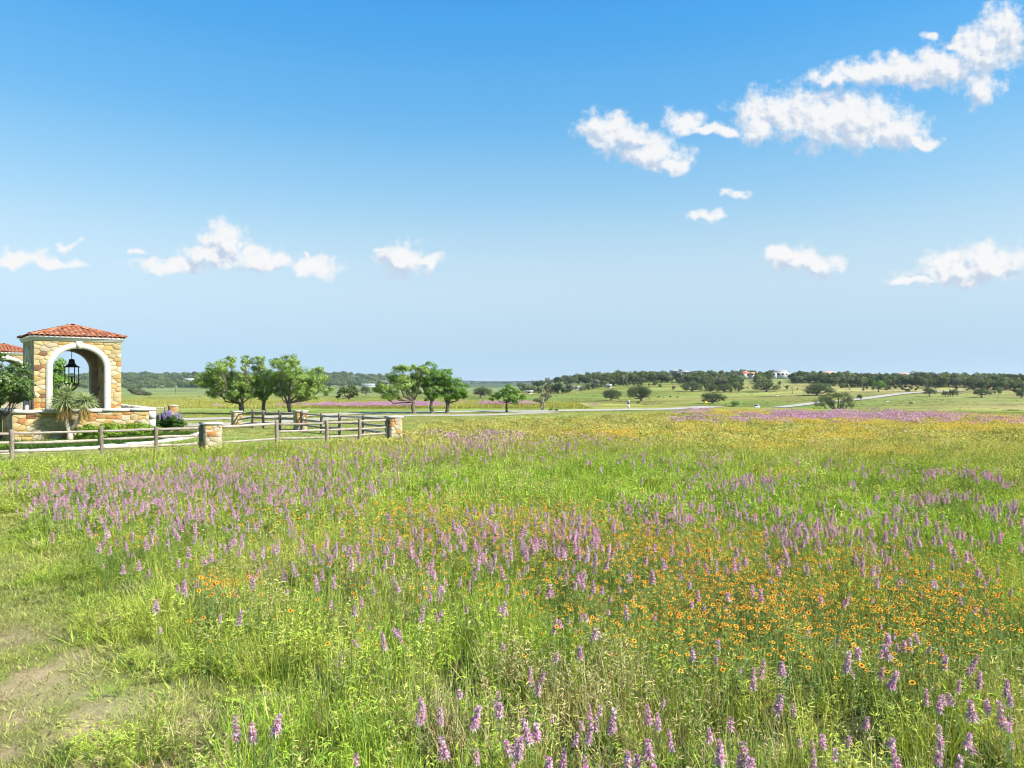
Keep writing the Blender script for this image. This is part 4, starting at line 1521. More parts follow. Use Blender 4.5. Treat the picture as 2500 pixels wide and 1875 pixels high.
def wood_tree(seed, h=6.0, w=6.0, leaf=0.55):
    rng = np.random.default_rng(seed)
    lobes = []
    for j in range(8):
        a, r = rng.uniform(0, 6.28), rng.uniform(0.05, 0.33) * w
        lobes.append((math.cos(a) * r, math.sin(a) * r, h * rng.uniform(0.4, 0.75), w * rng.uniform(0.2, 0.28), w * rng.uniform(0.2, 0.28), h * rng.uniform(0.18, 0.26)))
    tb, cb = tree_meshes(lobes, h * 0.25, rng, leaf, 2.4, 0.16, None, None, 1, twig=False, clumpy=0.42)
    mt = tb.mesh('wood_tree', [M['bark'], M['wood_leaf']])
    cb_me = MB()
    cb_me.v, cb_me.f, cb_me.nv = tb.v + cb.v, tb.f + [f + tb.nv for f in cb.f], tb.nv + cb.nv
    me = cb_me.mesh('wood_tree', [M['bark'], M['wood_leaf']])
    nt = len(mt.polygons)
    mi = np.ones(len(me.polygons), np.int32)
    mi[:nt] = 0
    me.polygons.foreach_set('material_index', mi)
    return proto('wood_tree', me, None)


def in_band(px, top, bot):
    return np.interp(px, [a for a, b in top], [b for a, b in top]), np.interp(px, [a for a, b in bot], [b for a, b in bot])


def wood_points(n, pxr, top, bot, rng):
    out = []
    while len(out) < n:
        px = rng.uniform(*pxr)
        a, b = in_band(px, top, bot)
        if b <= a:
            continue
        p = ground_hit(px, rng.uniform(a, b), 150.0)
        if p:
            out.append(p)
    return out


rgw = np.random.default_rng(44)
HOUSE_SPOTS = []
for a, b, w_ in ((1657, 922, 24), (1826, 926, 17), (1906, 925, 26), (2022, 918, 24), (2207, 921, 18), (2261, 920, 18), (2308, 922, 12), (1486, 947, 8), (1407, 951, 8), (1292, 962, 8)):
    q = ground_hit(a, b, 200.0)
    HOUSE_SPOTS.append((a, w_, q.y if q else 690))
RIDGE_TOP = [(1330, 931), (1400, 926), (1450, 917), (1700, 917), (1900, 916), (2200, 918), (2600, 920)]
RIDGE_BOT = [(1330, 932), (1420, 934), (1480, 934), (1540, 938), (1600, 933), (1670, 936), (1720, 944), (1800, 946), (1850, 938), (1920, 935), (2000, 938), (2080, 946), (2150, 946), (2200, 944), (2350, 946), (2400, 952), (2600, 956)]
pts = wood_points(2300, (1335, 2600), RIDGE_TOP, RIDGE_BOT, rgw)
# crest row that makes the skyline
for px in np.arange(1335, 2620, 5.0):
    y = rgw.uniform(690, 800)
    pts.append(Vector(((px - CX) / FPX * y, y, hz((px - CX) / FPX * y, y))))
# hedgerows stepping up the slope
for (a, b, n) in (((1267, 948), (1322, 946), 10), ((1272, 957), (1372, 961), 20), ((1376, 961), (1466, 947), 26), ((1466, 945), (1537, 938), 20), ((1150, 938), (1345, 936), 40), ((1380, 940), (1465, 936), 18)):
    for t in np.linspace(0, 1, n):
        p = ground_hit(a[0] + (b[0] - a[0]) * t + rgw.uniform(-3, 3), a[1] + (b[1] - a[1]) * t + rgw.uniform(-0.8, 0.8), 150.0)
        if p:
            pts.append(p)
# loose shrubs in front of the wood
for _ in range(170):
    px = rgw.uniform(1480, 2560)
    p = ground_hit(px, np.interp(px, [a for a, b in RIDGE_BOT], [b for a, b in RIDGE_BOT]) + abs(rgw.normal(0, 6)), 150.0)
    if p:
        pts.append(p)
pts = [p for p in pts if not any(abs(CX + p.x / p.y * FPX - a) < w_ + 1 and p.y < Yh + 12 and p.y > Yh - 130 for a, w_, Yh in HOUSE_SPOTS)]
P = np.array([tuple(p) for p in pts])
n = len(P)
kinds = [wood_tree(700 + k, rgw.uniform(4.2, 6.0), rgw.uniform(4.2, 6.0), 0.45) for k in range(5)]
base = mixc((0.075, 0.11, 0.035), (0.22, 0.26, 0.10), rgw.random(n) ** 1.3)
base = mixc(base, (0.24, 0.23, 0.17), (rgw.random(n) < 0.10) * 0.8)
s = np.clip(rgw.normal(0.88, 0.32, n), 0.3, 1.6)
s[-150:] *= 0.42
scatter('ridge_wood', 'dark green woodland and hedgerows covering the ridge on the right', 'woodland', P - np.array([0, 0, 0.2]), np.stack([0 * s, 0 * s, rgw.uniform(0, 6.28, n)], 1),
        np.stack([s * rgw.uniform(0.85, 1.2, n), s * rgw.uniform(0.85, 1.2, n), s], 1), rgw.integers(0, 5, n), kinds, base)

HILL_TOP = [(-200, 914), (300, 914), (380, 917), (480, 910), (620, 906), (760, 908), (900, 912), (1010, 924), (1100, 927)]
HILL_BOT = [(-200, 948), (300, 950), (520, 947), (700, 946), (900, 944), (1010, 938), (1100, 933)]
pts = wood_points(1500, (-180, 1090), HILL_TOP, HILL_BOT, rgw)
for px in np.arange(-180, 1000, 5.0):
    y = rgw.uniform(1650, 1850)
    pts.append(Vector(((px - CX) / FPX * y, y, hz((px - CX) / FPX * y, y))))
P = np.array([tuple(p) for p in pts])
n = len(P)
kinds = [wood_tree(730 + k, rgw.uniform(6, 8), rgw.uniform(9, 12), 1.1) for k in range(4)]
base = mixc((0.09, 0.13, 0.05), (0.19, 0.24, 0.095), rgw.random(n))
s = np.clip(rgw.normal(1.0, 0.25, n), 0.5, 1.6)
scatter('hill_wood', 'hazy green woodland covering the long hill on the left', 'woodland', P - np.array([0, 0, 0.4]), np.stack([0 * s, 0 * s, rgw.uniform(0, 6.28, n)], 1),
        np.stack([s, s, s * 0.95], 1), rgw.integers(0, 4, n), kinds, base)
# blue far country on the horizon
n = 900
ang = rgw.uniform(-0.75, 0.75, n)
r = rgw.uniform(2600, 7000, n)
x, y = np.sin(ang) * r, np.cos(ang) * r
s = rgw.uniform(1.0, 2.2, n)
far_kinds = [wood_tree(760 + k, 7, 16, 2.2) for k in range(2)]
scatter('far_wood', 'thin blue green line of trees on the far horizon', 'woodland', np.stack([x, y, height(x, y) - 1.5], 1), np.stack([0 * s, 0 * s, rgw.uniform(0, 6.28, n)], 1),
        np.stack([s * 1.6, s * 1.6, s * 0.6], 1), rgw.integers(0, 2, n), far_kinds, mixc((0.05, 0.075, 0.03), (0.09, 0.12, 0.05), rgw.random(n)))


# ------------------------------------------------------------------ houses on the hills
def house(label, px, py, Y, wings, seed):
    """wings: (x, y, w, d, h, roof rise, wall, roof, hip) in metres; fronts look down towards the fields"""
    hit = ground_hit(px, py, 200.0)
    if hit is not None and 0.6 * Y < hit.y < 1.3 * Y:
        Y = hit.y
    x = (px - CX) / FPX * Y
    z = hz(x, Y) + (2.2 if px > 1600 else 0.0)
    rot = -math.atan2(x, Y) * 1.0
    root = thing('hill_house', label, 'house', (x, Y, z), rot, 'houses on the hills')
    rng = random.Random(seed)
    for (wx, wy, w, d, h, rise, wall, roof, hip) in wings:
        x0, x1, y0, y1 = wx - w / 2, wx + w / 2, wy - d / 2, wy + d / 2
        wl = link('wall', MB().box((x0, y0, -3.0), (x1, y1, h)).mesh('wall', M[wall]), root)
        ov = 0.45
        X0, X1, Y0, Y1 = x0 - ov, x1 + ov, y0 - ov, y1 + ov
        rd = min(w, d) * 0.5 if hip else 0.0
        ym = (y0 + y1) / 2
        V = [(X0, Y0, h), (X1, Y0, h), (X1, Y1, h), (X0, Y1, h), (X0 + rd, ym, h + rise), (X1 - rd, ym, h + rise), (X0, Y0, h - 0.25), (X1, Y0, h - 0.25), (X1, Y1, h - 0.25), (X0, Y1, h - 0.25)]
        link('roof', MB().add(V, [(0, 1, 5, 4), (2, 3, 4, 5), (1, 2, 5), (3, 0, 4), (6, 9, 8, 7), (0, 6, 7, 1), (1, 7, 8, 2), (2, 8, 9, 3), (3, 9, 6, 0)]).mesh('roof', M[roof]), root)
        nw = max(1, int(w / 3.2))
        for k in range(nw):
            cx = x0 + w * (k + 0.5) / nw
            for lv in range(2 if h > 4.6 else 1):
                zb = 0.8 + lv * 2.9
                ww = rng.choice((0.6, 0.75, 0.95))
                link('window', MB().box((cx - ww, y0 - 0.05, zb), (cx + ww, y0 + 0.02, zb + 1.5)).mesh('window', M['glass']), wl)
    return root


house('large white house with grey tower on the ridge above the pasture clump', 1657, 922, 690, [(-4, 0, 8, 8, 4.2, 1.2, 'housewhite', 'greyroof', True), (1.2, -1, 4, 4.5, 4.6, 0.9, 'greywall', 'darkroof', True), (6, 0.5, 6, 7, 3.0, 1.4, 'housewhite', 'greyroof', True)], 1)
house('house with red tile roof and arched porch on the ridge', 1826, 926, 650, [(-2, 0, 8, 8, 2.6, 2.2, 'stucco', 'redroof', True), (3.2, -2, 3.5, 5, 2.4, 1.3, 'housewhite', 'redroof', False)], 2)
house('grey and white house with flat looking roof on the ridge', 1906, 925, 660, [(0, 0, 13, 8, 4.2, 0.9, 'greywall', 'greyroof', True), (-5, -2, 4, 5, 3.2, 1.0, 'housewhite', 'greyroof', True)], 3)
house('tan house with broad pinkish roof highest on the ridge', 2022, 918, 690, [(0, 0, 12, 9, 3.4, 1.6, 'stucco', 'pinkroof', True), (3.6, 2, 3, 3, 4.2, 0.8, 'housewhite', 'pinkroof', True)], 4)
house('house with salmon red roof among trees on the right ridge', 2207, 921, 670, [(0, 0, 11, 8, 2.8, 2.0, 'stucco', 'pinkroof', True)], 5)
house('white walled house right of the salmon roofed one on the right ridge', 2261, 920, 700, [(0, 0, 11, 8, 2.6, 1.8, 'housewhite', 'greyroof', True)], 6)
house('small pale house farthest right on the ridge', 2308, 922, 700, [(0, 0, 7, 7, 2.6, 1.6, 'stucco', 'greyroof', True)], 7)
house('big white farmhouse with dark roof and long low wing on the left hill', 925, 931, 1080, [(6, 0, 16, 10, 6.0, 3.2, 'housewhite', 'darkroof', False), (-14, 1, 22, 8, 3.2, 1.2, 'housewhite', 'housewhite', False)], 8)
house('small white house partway up the left hill, left of the tree tops', 462, 931, 1250, [(0, 0, 14, 8, 3.4, 1.6, 'housewhite', 'housewhite', False)], 9)
house('tiny white house low on the left hill', 391, 928, 1300, [(0, 0, 8, 7, 3.2, 1.4, 'housewhite', 'housewhite', False)], 10)
house('low white shed below the hedgerow on the middle slope', 1486, 947, 470, [(0, 0, 3.6, 3, 1.8, 0.6, 'housewhite', 'housewhite', False)], 11)
house('second low white shed under the hedgerow trees', 1407, 951, 480, [(0, 0, 3.6, 3, 1.7, 0.6, 'housewhite', 'greyroof', False)], 12)
house('small pale barn beside the round oak hedgerow', 1292, 962, 420, [(0, 0, 3.6, 3, 1.8, 0.7, 'stucco', 'greyroof', False)], 13)


# ------------------------------------------------------------------ roadside things
def utility_pole(px, py_top, py_foot, label):
    p = ground_hit(px, py_foot)
    h = (py_foot - py_top) / FPX * p.y
    root = thing('utility_pole', label, 'pole', p, 0, 'utility poles in the fields')
    link('pole', MB().tube([(0, 0, -0.4), (0, 0, h)], [0.2, 0.14], 8).mesh('pole', M['bark'], True), root)
    link('crossarm', MB().box((-1.0, -0.08, h - 0.9), (1.0, 0.08, h - 0.72)).mesh('crossarm', M['bark']), root)
    if label.startswith('pale'):
        link('transformer', MB().lathe([(0, h - 2.3), (0.24, h - 2.3), (0.24, h - 1.3), (0, h - 1.3)], 10, (0.4, 0, 0)).mesh('transformer', M['signgrey'], True), root)


utility_pole(1643, 934, 954, 'thin dark utility pole on the pasture left of the oak clump')
utility_pole(1522, 915, 942, 'pale utility pole at the left end of the ridge woods')
utility_pole(1934, 944, 961, 'utility pole between the flat topped oak and the big domed oak')
utility_pole(2263, 926, 950, 'utility pole against the woods on the right ridge')
utility_pole(429, 932, 960, 'utility pole standing in the field left of the fence trees')


def road_sign():
    x, Y = flat(1534, 79.5)
    root = thing('road_sign', 'grey metal post with two stacked pale sign panels beside the road', 'sign', (x, Y, hz(x, Y)), 0)
    link('post', MB().box((-0.03, -0.03, -0.2), (0.03, 0.03, 0.92)).mesh('post', M['iron']), root)
    up = link('panel', MB().box((-0.17, -0.055, 0.50), (0.17, -0.035, 0.90)).mesh('panel', M['signgrey']), root)
    for j, (w, z) in enumerate(((0.11, 0.80), (0.13, 0.70), (0.12, 0.60))):
        link('lettering', MB().box((-w, -0.060, z), (w, -0.0555, z + 0.045)).mesh('lettering', M['signblack']), up)
    lo = link('panel', MB().box((-0.12, -0.055, 0.06), (0.12, -0.035, 0.44)).mesh('panel', M['white']), root)
    link('lettering', MB().box((-0.025, -0.060, 0.14), (0.025, -0.0555, 0.36)).mesh('lettering', M['signblack']), lo)
    x, Y = flat(1723, 96)
    z = EYE - (992 - HY) / FPX * Y
    g = hz(x, Y)
    root = thing('warning_sign', 'yellow diamond warning sign on a post below the dense dark oak', 'sign', (x, Y, g), 0)
    h = EYE - (983 - HY) / FPX * Y - g
    link('post', MB().box((-0.03, -0.03, -0.2), (0.03, 0.03, h)).mesh('post', M['signgrey']), root)
    link('panel', MB().box((-0.16, -0.06, -0.16), (0.16, -0.035, 0.16), Matrix.Translation((0, 0, h)) @ Matrix.Rotation(math.pi / 4, 4, 'Y')).mesh('panel', M['signyellow']), root)


road_sign()


def car():
    Y = 282.0
    x = (1848 - CX) / FPX * Y
    root = thing('parked_car', 'white car half hidden behind the flower field edge', 'car', (x, Y, hz(x, Y)), RAD(62))
    prof = [(-2.2, 0.35), (-2.2, 0.85), (-1.95, 0.95), (-1.3, 1.0), (-0.75, 1.48), (0.9, 1.52), (1.75, 1.05), (2.2, 0.95), (2.25, 0.45), (2.15, 0.32)]
    n = len(prof)
    V = [(a, -0.86 if b < 1.2 else -0.68, b) for a, b in prof] + [(a, 0.86 if b < 1.2 else 0.68, b) for a, b in prof]
    F = [(k, (k + 1) % n, n + (k + 1) % n, n + k) for k in range(n)] + [tuple(range(n - 1, -1, -1)), tuple(range(n, 2 * n))]
    link('body', MB().add(V, F).mesh('body', M['carpaint']), root)
    for sy in (-1, 1):
        V = [(a, sy * (0.895 if b < 1.2 else 0.72), b) for a, b in ((-1.15, 1.06), (-0.72, 1.42), (0.82, 1.45), (1.45, 1.10))]
        link('side_window', MB().add(V, [(0, 1, 2, 3)]).mesh('side_window', M['glass']), root)
        link('headlight', MB().box((-2.22, sy * 0.62 - 0.16, 0.66), (-2.19, sy * 0.62 + 0.16, 0.82)).mesh('headlight', M['glass']), root)
        for wx in (-1.35, 1.4):
            wl = link('wheel', MB().lathe([(0.0, -0.11), (0.33, -0.11), (0.35, 0.0), (0.33, 0.11), (0.0, 0.11)], 16).mesh('wheel', M['rubber'], True), root, (wx, sy * 0.80, 0.34), (math.pi / 2, 0, 0))
            link('rim', MB().lathe([(0.0, -0.13), (0.2, -0.13), (0.2, 0.13), (0.0, 0.13)], 12).mesh('rim', M['signgrey']), wl)
    for nm, pts in (('windscreen', [(-1.28, 1.03), (-0.77, 1.47)]), ('rear_window', [(1.72, 1.08), (0.93, 1.515)])):
        (a, b), (c_, d) = pts
        V = [(a, -0.76, b + 0.02), (a, 0.76, b + 0.02), (c_, 0.62, d + 0.02), (c_, -0.62, d + 0.02)]
        link(nm, MB().add(V, [(0, 1, 2, 3)]).mesh(nm, M['glass']), root)


car()
for px, py, r, label in ((1896, 967, 0.75, 'small white boulder on the pasture below the flat topped oak'), (2166, 982, 0.6, 'pale boulder near the ditch right of the ragged oak'), (2230, 983, 0.5, 'pale boulder by the small dark bush low on the right pasture')):
    p = ground_hit(px, py)
    rg = np.random.default_rng(int(px))
    mb = MB().lathe([(0.0, -0.4), (0.8, -0.3), (1.0, 0.2), (0.85, 0.65), (0.5, 0.95), (0.0, 1.05)], 9)
    mb.v[0] = mb.v[0] * rg.uniform(0.85, 1.15, mb.v[0].shape) * r * np.array([1.1, 0.8, 0.7])
    o = link('boulder', mb.mesh('boulder', M['limestone'], False), None, p)
    tag(o, label, 'boulder')

# pale stone edging and planting of the bed behind the near fence
bed_front = [(-25.5, 28.2), (-22.5, 29.6), (-20.2, 30.9), (-18.6, 32.4), (-17.6, 34.6), (-16.9, 36.9), (-16.9, 39.0), (-17.6, 41.2)]
rng_ = random.Random(77)
edge = thing('bed_edging', 'pale stone edging of the planting bed behind the near fence', 'edging', (*bed_front[0], 0))
tot = []
for a, b in zip(bed_front[:-1], bed_front[1:]):
    L = math.hypot(b[0] - a[0], b[1] - a[1])
    k = max(1, round(L / 0.62))
    for j in range(k):
        t = (j + 0.5) / k
        me = MB().box((-0.30, -0.21, -0.05), (0.30, 0.21, rng_.uniform(0.10, 0.16)))
        me.v[0] = me.v[0] * np.array([[rng_.uniform(0.85, 1.05), rng_.uniform(0.8, 1.1), 1.0] for _ in range(8)])
        link('edging_stone', me.mesh('edging_stone', M['limestone']), edge, (a[0] + (b[0] - a[0]) * t - bed_front[0][0], a[1] + (b[1] - a[1]) * t - bed_front[0][1], 0), (0, 0, math.atan2(b[1] - a[1], b[0] - a[0]) + rng_.uniform(-0.08, 0.08)))


# ------------------------------------------------------------------ meadow: grasses
def tuft(seed, n, rad, h, w, lean=0.45, prof=(1.0, 0.8, 0.45)):
    rg = np.random.default_rng(seed)
    a, r = rg.uniform(0, 6.28, n), np.sqrt(rg.random(n)) * rad
    P0 = np.stack([np.cos(a) * r, np.sin(a) * r, np.full(n, -0.02)], 1)
    b = a + rg.normal(0, 0.9, n)
    ln = np.abs(rg.normal(lean, 0.22, n))
    D = np.stack([np.cos(b) * ln, np.sin(b) * ln, np.ones(n)], 1)
    V, F = blades(P0, D, h * rg.uniform(0.45, 1.15, n), rg.uniform(0.05, 0.45, n), w * rg.uniform(0.7, 1.3, n), prof, rng=rg)
    return MB().add(V, F)


def herb(seed, stems, rad, h, leaf_l, leaf_w, per=12):
    """leafy stems: thin stalks with narrow leaves all the way up"""
    rg = np.random.default_rng(seed)
    mb = tuft(seed + 1, stems, rad, h, leaf_w * 0.6, 0.25)
    a, r = rg.uniform(0, 6.28, stems), np.sqrt(rg.random(stems)) * rad
    tip = np.stack([np.cos(a) * r * 1.6, np.sin(a) * r * 1.6, h * rg.uniform(0.6, 1.0, stems)], 1)
    foot = np.stack([np.cos(a) * r * 0.6, np.sin(a) * r * 0.6, 0 * a], 1)
    k = np.repeat(np.arange(stems), per)
    t = rg.uniform(0.2, 1.0, len(k))[:, None]
    P = foot[k] * (1 - t) + tip[k] * t
    b = rg.uniform(0, 6.28, len(k))
    D = np.stack([np.cos(b), np.sin(b), rg.uniform(0.1, 0.9, len(k))], 1)
    V, F = blades(P, D, leaf_l * rg.uniform(0.6, 1.2, len(k)), rg.uniform(0.1, 0.5, len(k)), leaf_w, (0.5, 1.0, 0.6), rng=rg)
    return mb.add(V, F)


def seedy(seed, n, rad, h, w):
    """tall thin seed stalks"""
    rg = np.random.default_rng(seed)
    mb = tuft(seed, n, rad, h, w, 0.22, (1, 0.8, 0.8))
    return mb


def wedge(n, y0, y1, rng, margin=2.0, u=0.76):
    y = np.sqrt(rng.uniform(y0 * y0, y1 * y1, n))
    x = rng.uniform(-1, 1, n) * (u * y + margin)
    return x, y


GREENS = np.array([(0.31, 0.42, 0.055), (0.23, 0.31, 0.05), (0.42, 0.46, 0.09), (0.51, 0.50, 0.15), (0.37, 0.38, 0.16)])


def spot(x, y, px, py, rx, ry, h=0.45):
    """0..1 patch drawn round a place on the meadow, sizes in metres"""
    Y = (EYE - h) * FPX / (py - HY)
    X = (px - CX) / FPX * Y
    return np.exp(-(((x - X) / rx) ** 2 + ((y - Y) / ry) ** 2))


def grass_colour(x, y, rng):
    n = len(x)
    a, b = fnoise(x, y, 4.5), fnoise(x + 40, y - 12, 1.6)
    c = mixc(GREENS[1], GREENS[0], smoothstep(0.35, 0.62, a))
    c = mixc(c, GREENS[2], smoothstep(0.45, 0.70, b) * 0.8)
    fresh = np.clip(spot(x, y, 1500, 1180, 6, 3.5) + spot(x, y, 700, 1720, 1.2, 0.9) + spot(x, y, 1100, 1530, 1.0, 1.0) + spot(x, y, 2200, 1230, 6, 3.5) + spot(x, y, 300, 1640, 0.6, 0.7, 0.2) + spot(x, y, 1550, 1120, 8, 4), 0, 1)
    c = mixc(c, (0.27, 0.43, 0.045), fresh * 0.7)
    dry = np.clip(spot(x, y, 1150, 1620, 0.9, 0.8) + spot(x, y, 1680, 1720, 1.0, 0.8) + spot(x, y, 1300, 1700, 0.8, 0.6) + 0.7 * spot(x, y, 480, 1640, 0.6, 0.7) + 0.6 * spot(x, y, 2350, 1640, 1.0, 1.0), 0, 1)
    dry = np.clip(dry * 0.75 + 0.35 * smoothstep(0.60, 0.75, fnoise(x - 9, y + 4, 2.4)), 0, 1)
    gold = np.clip(spot(x, y, 2000, 1450, 3.5, 1.8) + spot(x, y, 1500, 1310, 3.0, 2.0) + 0.7 * spot(x, y, 1150, 1290, 2.5, 2.0) + 0.6 * spot(x, y, 2350, 1450, 2, 1.5), 0, 1)
    c = mixc(c, (0.46, 0.43, 0.075), gold * 0.55)
    far = smoothstep(20, 40, y + 9 * (a - 0.5) + 0.15 * x)
    c = mixc(c, (0.52, 0.45, 0.12), far * 0.92)
    pick = rng.random(n)
    c = np.where((pick < 0.25 * (1 - 0.5 * far))[:, None], GREENS[rng.integers(0, 5, n)], c)
    c = np.where(((pick > 0.40) & (pick < 0.54))[:, None], np.array([(0.11, 0.165, 0.032)]), c)
    c = np.where((pick > 1 - 0.05 - 0.55 * dry - 0.10 * far)[:, None], mixc((0.50, 0.44, 0.22), (0.36, 0.28, 0.14), rng.random(n)), c)
    return np.minimum(c * rng.uniform(0.95, 1.40, n)[:, None], 0.6)


rgm = np.random.default_rng(101)


def lay_grass(name, label, y0, y1, density, protos, hmul, area_w, sc=1.0, mown=False):
    n = int(density * area_w)
    x, y = wedge(n, y0, y1, rgm)
    m = meadow(x, y)
    if mown:
        onl = (y < 78) | (x < 4)
        keep = (m < 0.55) & onl & (rgm.random(n) < np.where(y < 24, 1 - 0.55 * BARE(x, y), 1.0))
    else:
        keep = rgm.random(n) < smoothstep(0.03, 0.35, m) * (0.18 + 0.82 * smoothstep(0.32, 0.56, fnoise(x - 3, y + 8, 0.55, 2)))
    x, y, m = x[keep], y[keep], m[keep]
    n = len(x)
    ht = (0.22 + 0.78 * m) * (0.30 + 0.65 * fnoise(x + 5, y, 2.1) + 0.95 * fnoise(x - 3, y + 8, 0.55, 2)) * rgm.uniform(0.7, 1.25, n) * hmul
    ht *= 1 - 0.35 * smoothstep(30, 60, y)
    if mown:
        ht = rgm.uniform(0.5, 1.3, n) * hmul * (1 + 1.2 * smoothstep(0.0, 0.5, m))
    s = rgm.uniform(0.85, 1.2, n) * sc
    z = height(x, y)
    col = grass_colour(x, y, rgm)
    if mown:
        col = mixc(col, mixc((0.26, 0.33, 0.07), (0.38, 0.34, 0.14), fnoise(x, y, 1.5)), np.full(n, 0.55))
        bz = BARE(x, y)
        col = mixc(col, mixc((0.50, 0.41, 0.24), (0.36, 0.27, 0.16), rgm.random(n)), bz * 0.8)
        ht = ht * (1 - 0.55 * bz)
    scatter(name, label, 'grass', np.stack([x, y, z], 1), np.stack([rgm.normal(0, 0.06, n), rgm.normal(0, 0.06, n), rgm.uniform(0, 6.28, n)], 1),
            np.stack([s, s, ht], 1), rgm.integers(0, len(protos), n), protos, col)
    return n


def area(y0, y1):
    return 0.76 * (y1 * y1 - y0 * y0) + 4 * (y1 - y0)


near_k = [proto('g', tuft(1000 + k, 42, 0.13, 0.46, 0.0065), M['blade']) for k in range(4)] + [proto('g', herb(1020 + k, 7, 0.11, 0.42, 0.055, 0.008), M['blade']) for k in range(4)] + [proto('g', seedy(1040 + k, 16, 0.14, 0.66, 0.0045), M['blade']) for k in range(2)]
mid_k = [proto('g', tuft(1100 + k, 34, 0.22, 0.46, 0.014), M['blade']) for k in range(4)] + [proto('g', herb(1120 + k, 9, 0.2, 0.42, 0.08, 0.016, 9), M['blade']) for k in range(3)] + [proto('g', seedy(1140, 14, 0.22, 0.60, 0.009), M['blade'])]
far_k = [proto('g', tuft(1200 + k, 34, 0.42, 0.44, 0.03), M['blade']) for k in range(4)] + [proto('g', herb(1220 + k, 10, 0.4, 0.40, 0.13, 0.03, 8), M['blade']) for k in range(2)]
mown_n = [proto('g', tuft(1300 + k, 34, 0.13, 0.11, 0.008, 0.8), M['blade']) for k in range(3)]
mown_f = [proto('g', tuft(1320 + k, 26, 0.40, 0.10, 0.03, 0.8), M['blade']) for k in range(3)]
lay_grass('meadow_grass', 'tall green meadow grass and leafy stems in the foreground', 2.2, 13, 98, near_k, 1.0, area(2.2, 13))
lay_grass('meadow_grass', 'green meadow grass in the middle of the flower field', 13, 32, 38, mid_k, 1.0, area(13, 32))
lay_grass('meadow_grass', 'yellowish meadow grass along the far side of the flower field', 32, 74, 10, far_k, 1.0, area(32, 74))
lay_grass('mown_grass', 'short patchy grass on the bare earth path at lower left', 2.2, 26, 95, mown_n, 1.0, area(2.2, 26), mown=True)
lay_grass('mown_grass', 'mown lawn between the fences and the road', 26, 74, 7, mown_f, 1.0, area(26, 74), mown=True)

# olive hay beyond the road on the level ground
n = 16000
y = np.sqrt(rgm.uniform(80 ** 2, 118 ** 2, n))
x = rgm.uniform(-0.76 * 118, 8, n)
keep = y < np.interp(x, CREST_X, CREST_Y) + 10
x, y = x[keep], y[keep]
n = len(x)
hay_k = [proto('g', tuft(1400 + k, 30, 0.8, 0.38, 0.05), M['blade']) for k in range(3)]
hc = mixc((0.33, 0.35, 0.07), (0.46, 0.42, 0.13), fnoise(x, y * 3, 14)) * rgm.uniform(0.8, 1.2, n)[:, None]
s = rgm.uniform(0.8, 1.2, n)
scatter('hay_grass', 'olive hay meadow beyond the road on the left', 'grass', np.stack([x, y, height(x, y)], 1), np.stack([0 * s, 0 * s, rgm.uniform(0, 6.28, n)], 1), np.stack([s, s, s], 1), rgm.integers(0, 3, n), hay_k, hc)

# weeds and coarse tufts over the pasture in the dip
n = 9000
y = np.sqrt(rgm.uniform(95 ** 2, 520 ** 2, n))
x = rgm.uniform(-0.5, 0.76, n) * y
keep = (y > np.interp(x, CREST_X, CREST_Y) + 12) & (rgm.random(n) < 0.25 + 0.75 * smoothstep(0.45, 0.65, fnoise(x, y, 40)))
x, y = x[keep], y[keep]
n = len(x)
weed_k = [proto('g', tuft(1450 + k, 30, 0.55, 0.5, 0.07, 0.7), M['blade']) for k in range(3)]
wc = GREENS[rgm.integers(0, 5, n)] * rgm.uniform(0.35, 0.9, n)[:, None]
s = rgm.uniform(0.5, 1.5, n)
scatter('pasture_weeds', 'coarse weedy tufts dotted over the pasture in the dip', 'weeds', np.stack([x, y, height(x, y)], 1), np.stack([0 * s, 0 * s, rgm.uniform(0, 6.28, n)], 1), np.stack([s, s, s * 0.8], 1), rgm.integers(0, 3, n), weed_k, wc)

# planting inside the bed behind the near fence
n = 900
t = rgm.random(n)
bx = np.interp(t, np.linspace(0, 1, len(bed_front)), [p[0] for p in bed_front])
by = np.interp(t, np.linspace(0, 1, len(bed_front)), [p[1] for p in bed_front])
wx = np.interp(t, [0, 1], [L0.x - 2.5, R0.x + 0.4])
wy = np.interp(t, [0, 1], [L0.y - 1.2, R0.y])
q = rgm.uniform(0.10, 0.88, n)
x, y = bx * (1 - q) + wx * q, by * (1 - q) + wy * q
bed_k = [proto('g', tuft(1500 + k, 40, 0.22, 0.42, 0.02, 0.6), M['blade']) for k in range(2)] + [proto('g', herb(1520, 9, 0.2, 0.3, 0.08, 0.03, 9), M['blade'])]
bright = smoothstep(0.5, 0.62, fnoise(x, y, 1.6)) * (x < -20.5)
bc = mixc((0.08, 0.15, 0.03), (0.28, 0.46, 0.03), bright) * rgm.uniform(0.8, 1.2, n)[:, None]
s = rgm.uniform(0.7, 1.2, n)
scatter('bed_planting', 'dark ornamental grass and bright green ground cover in the bed behind the near fence', 'plants', np.stack([x, y, 0 * x], 1), np.stack([0 * s, 0 * s, rgm.uniform(0, 6.28, n)], 1), np.stack([s, s, s * (1 - 0.5 * bright)], 1), np.where(bright > 0.5, 2, rgm.integers(0, 2, n)), bed_k, bc)


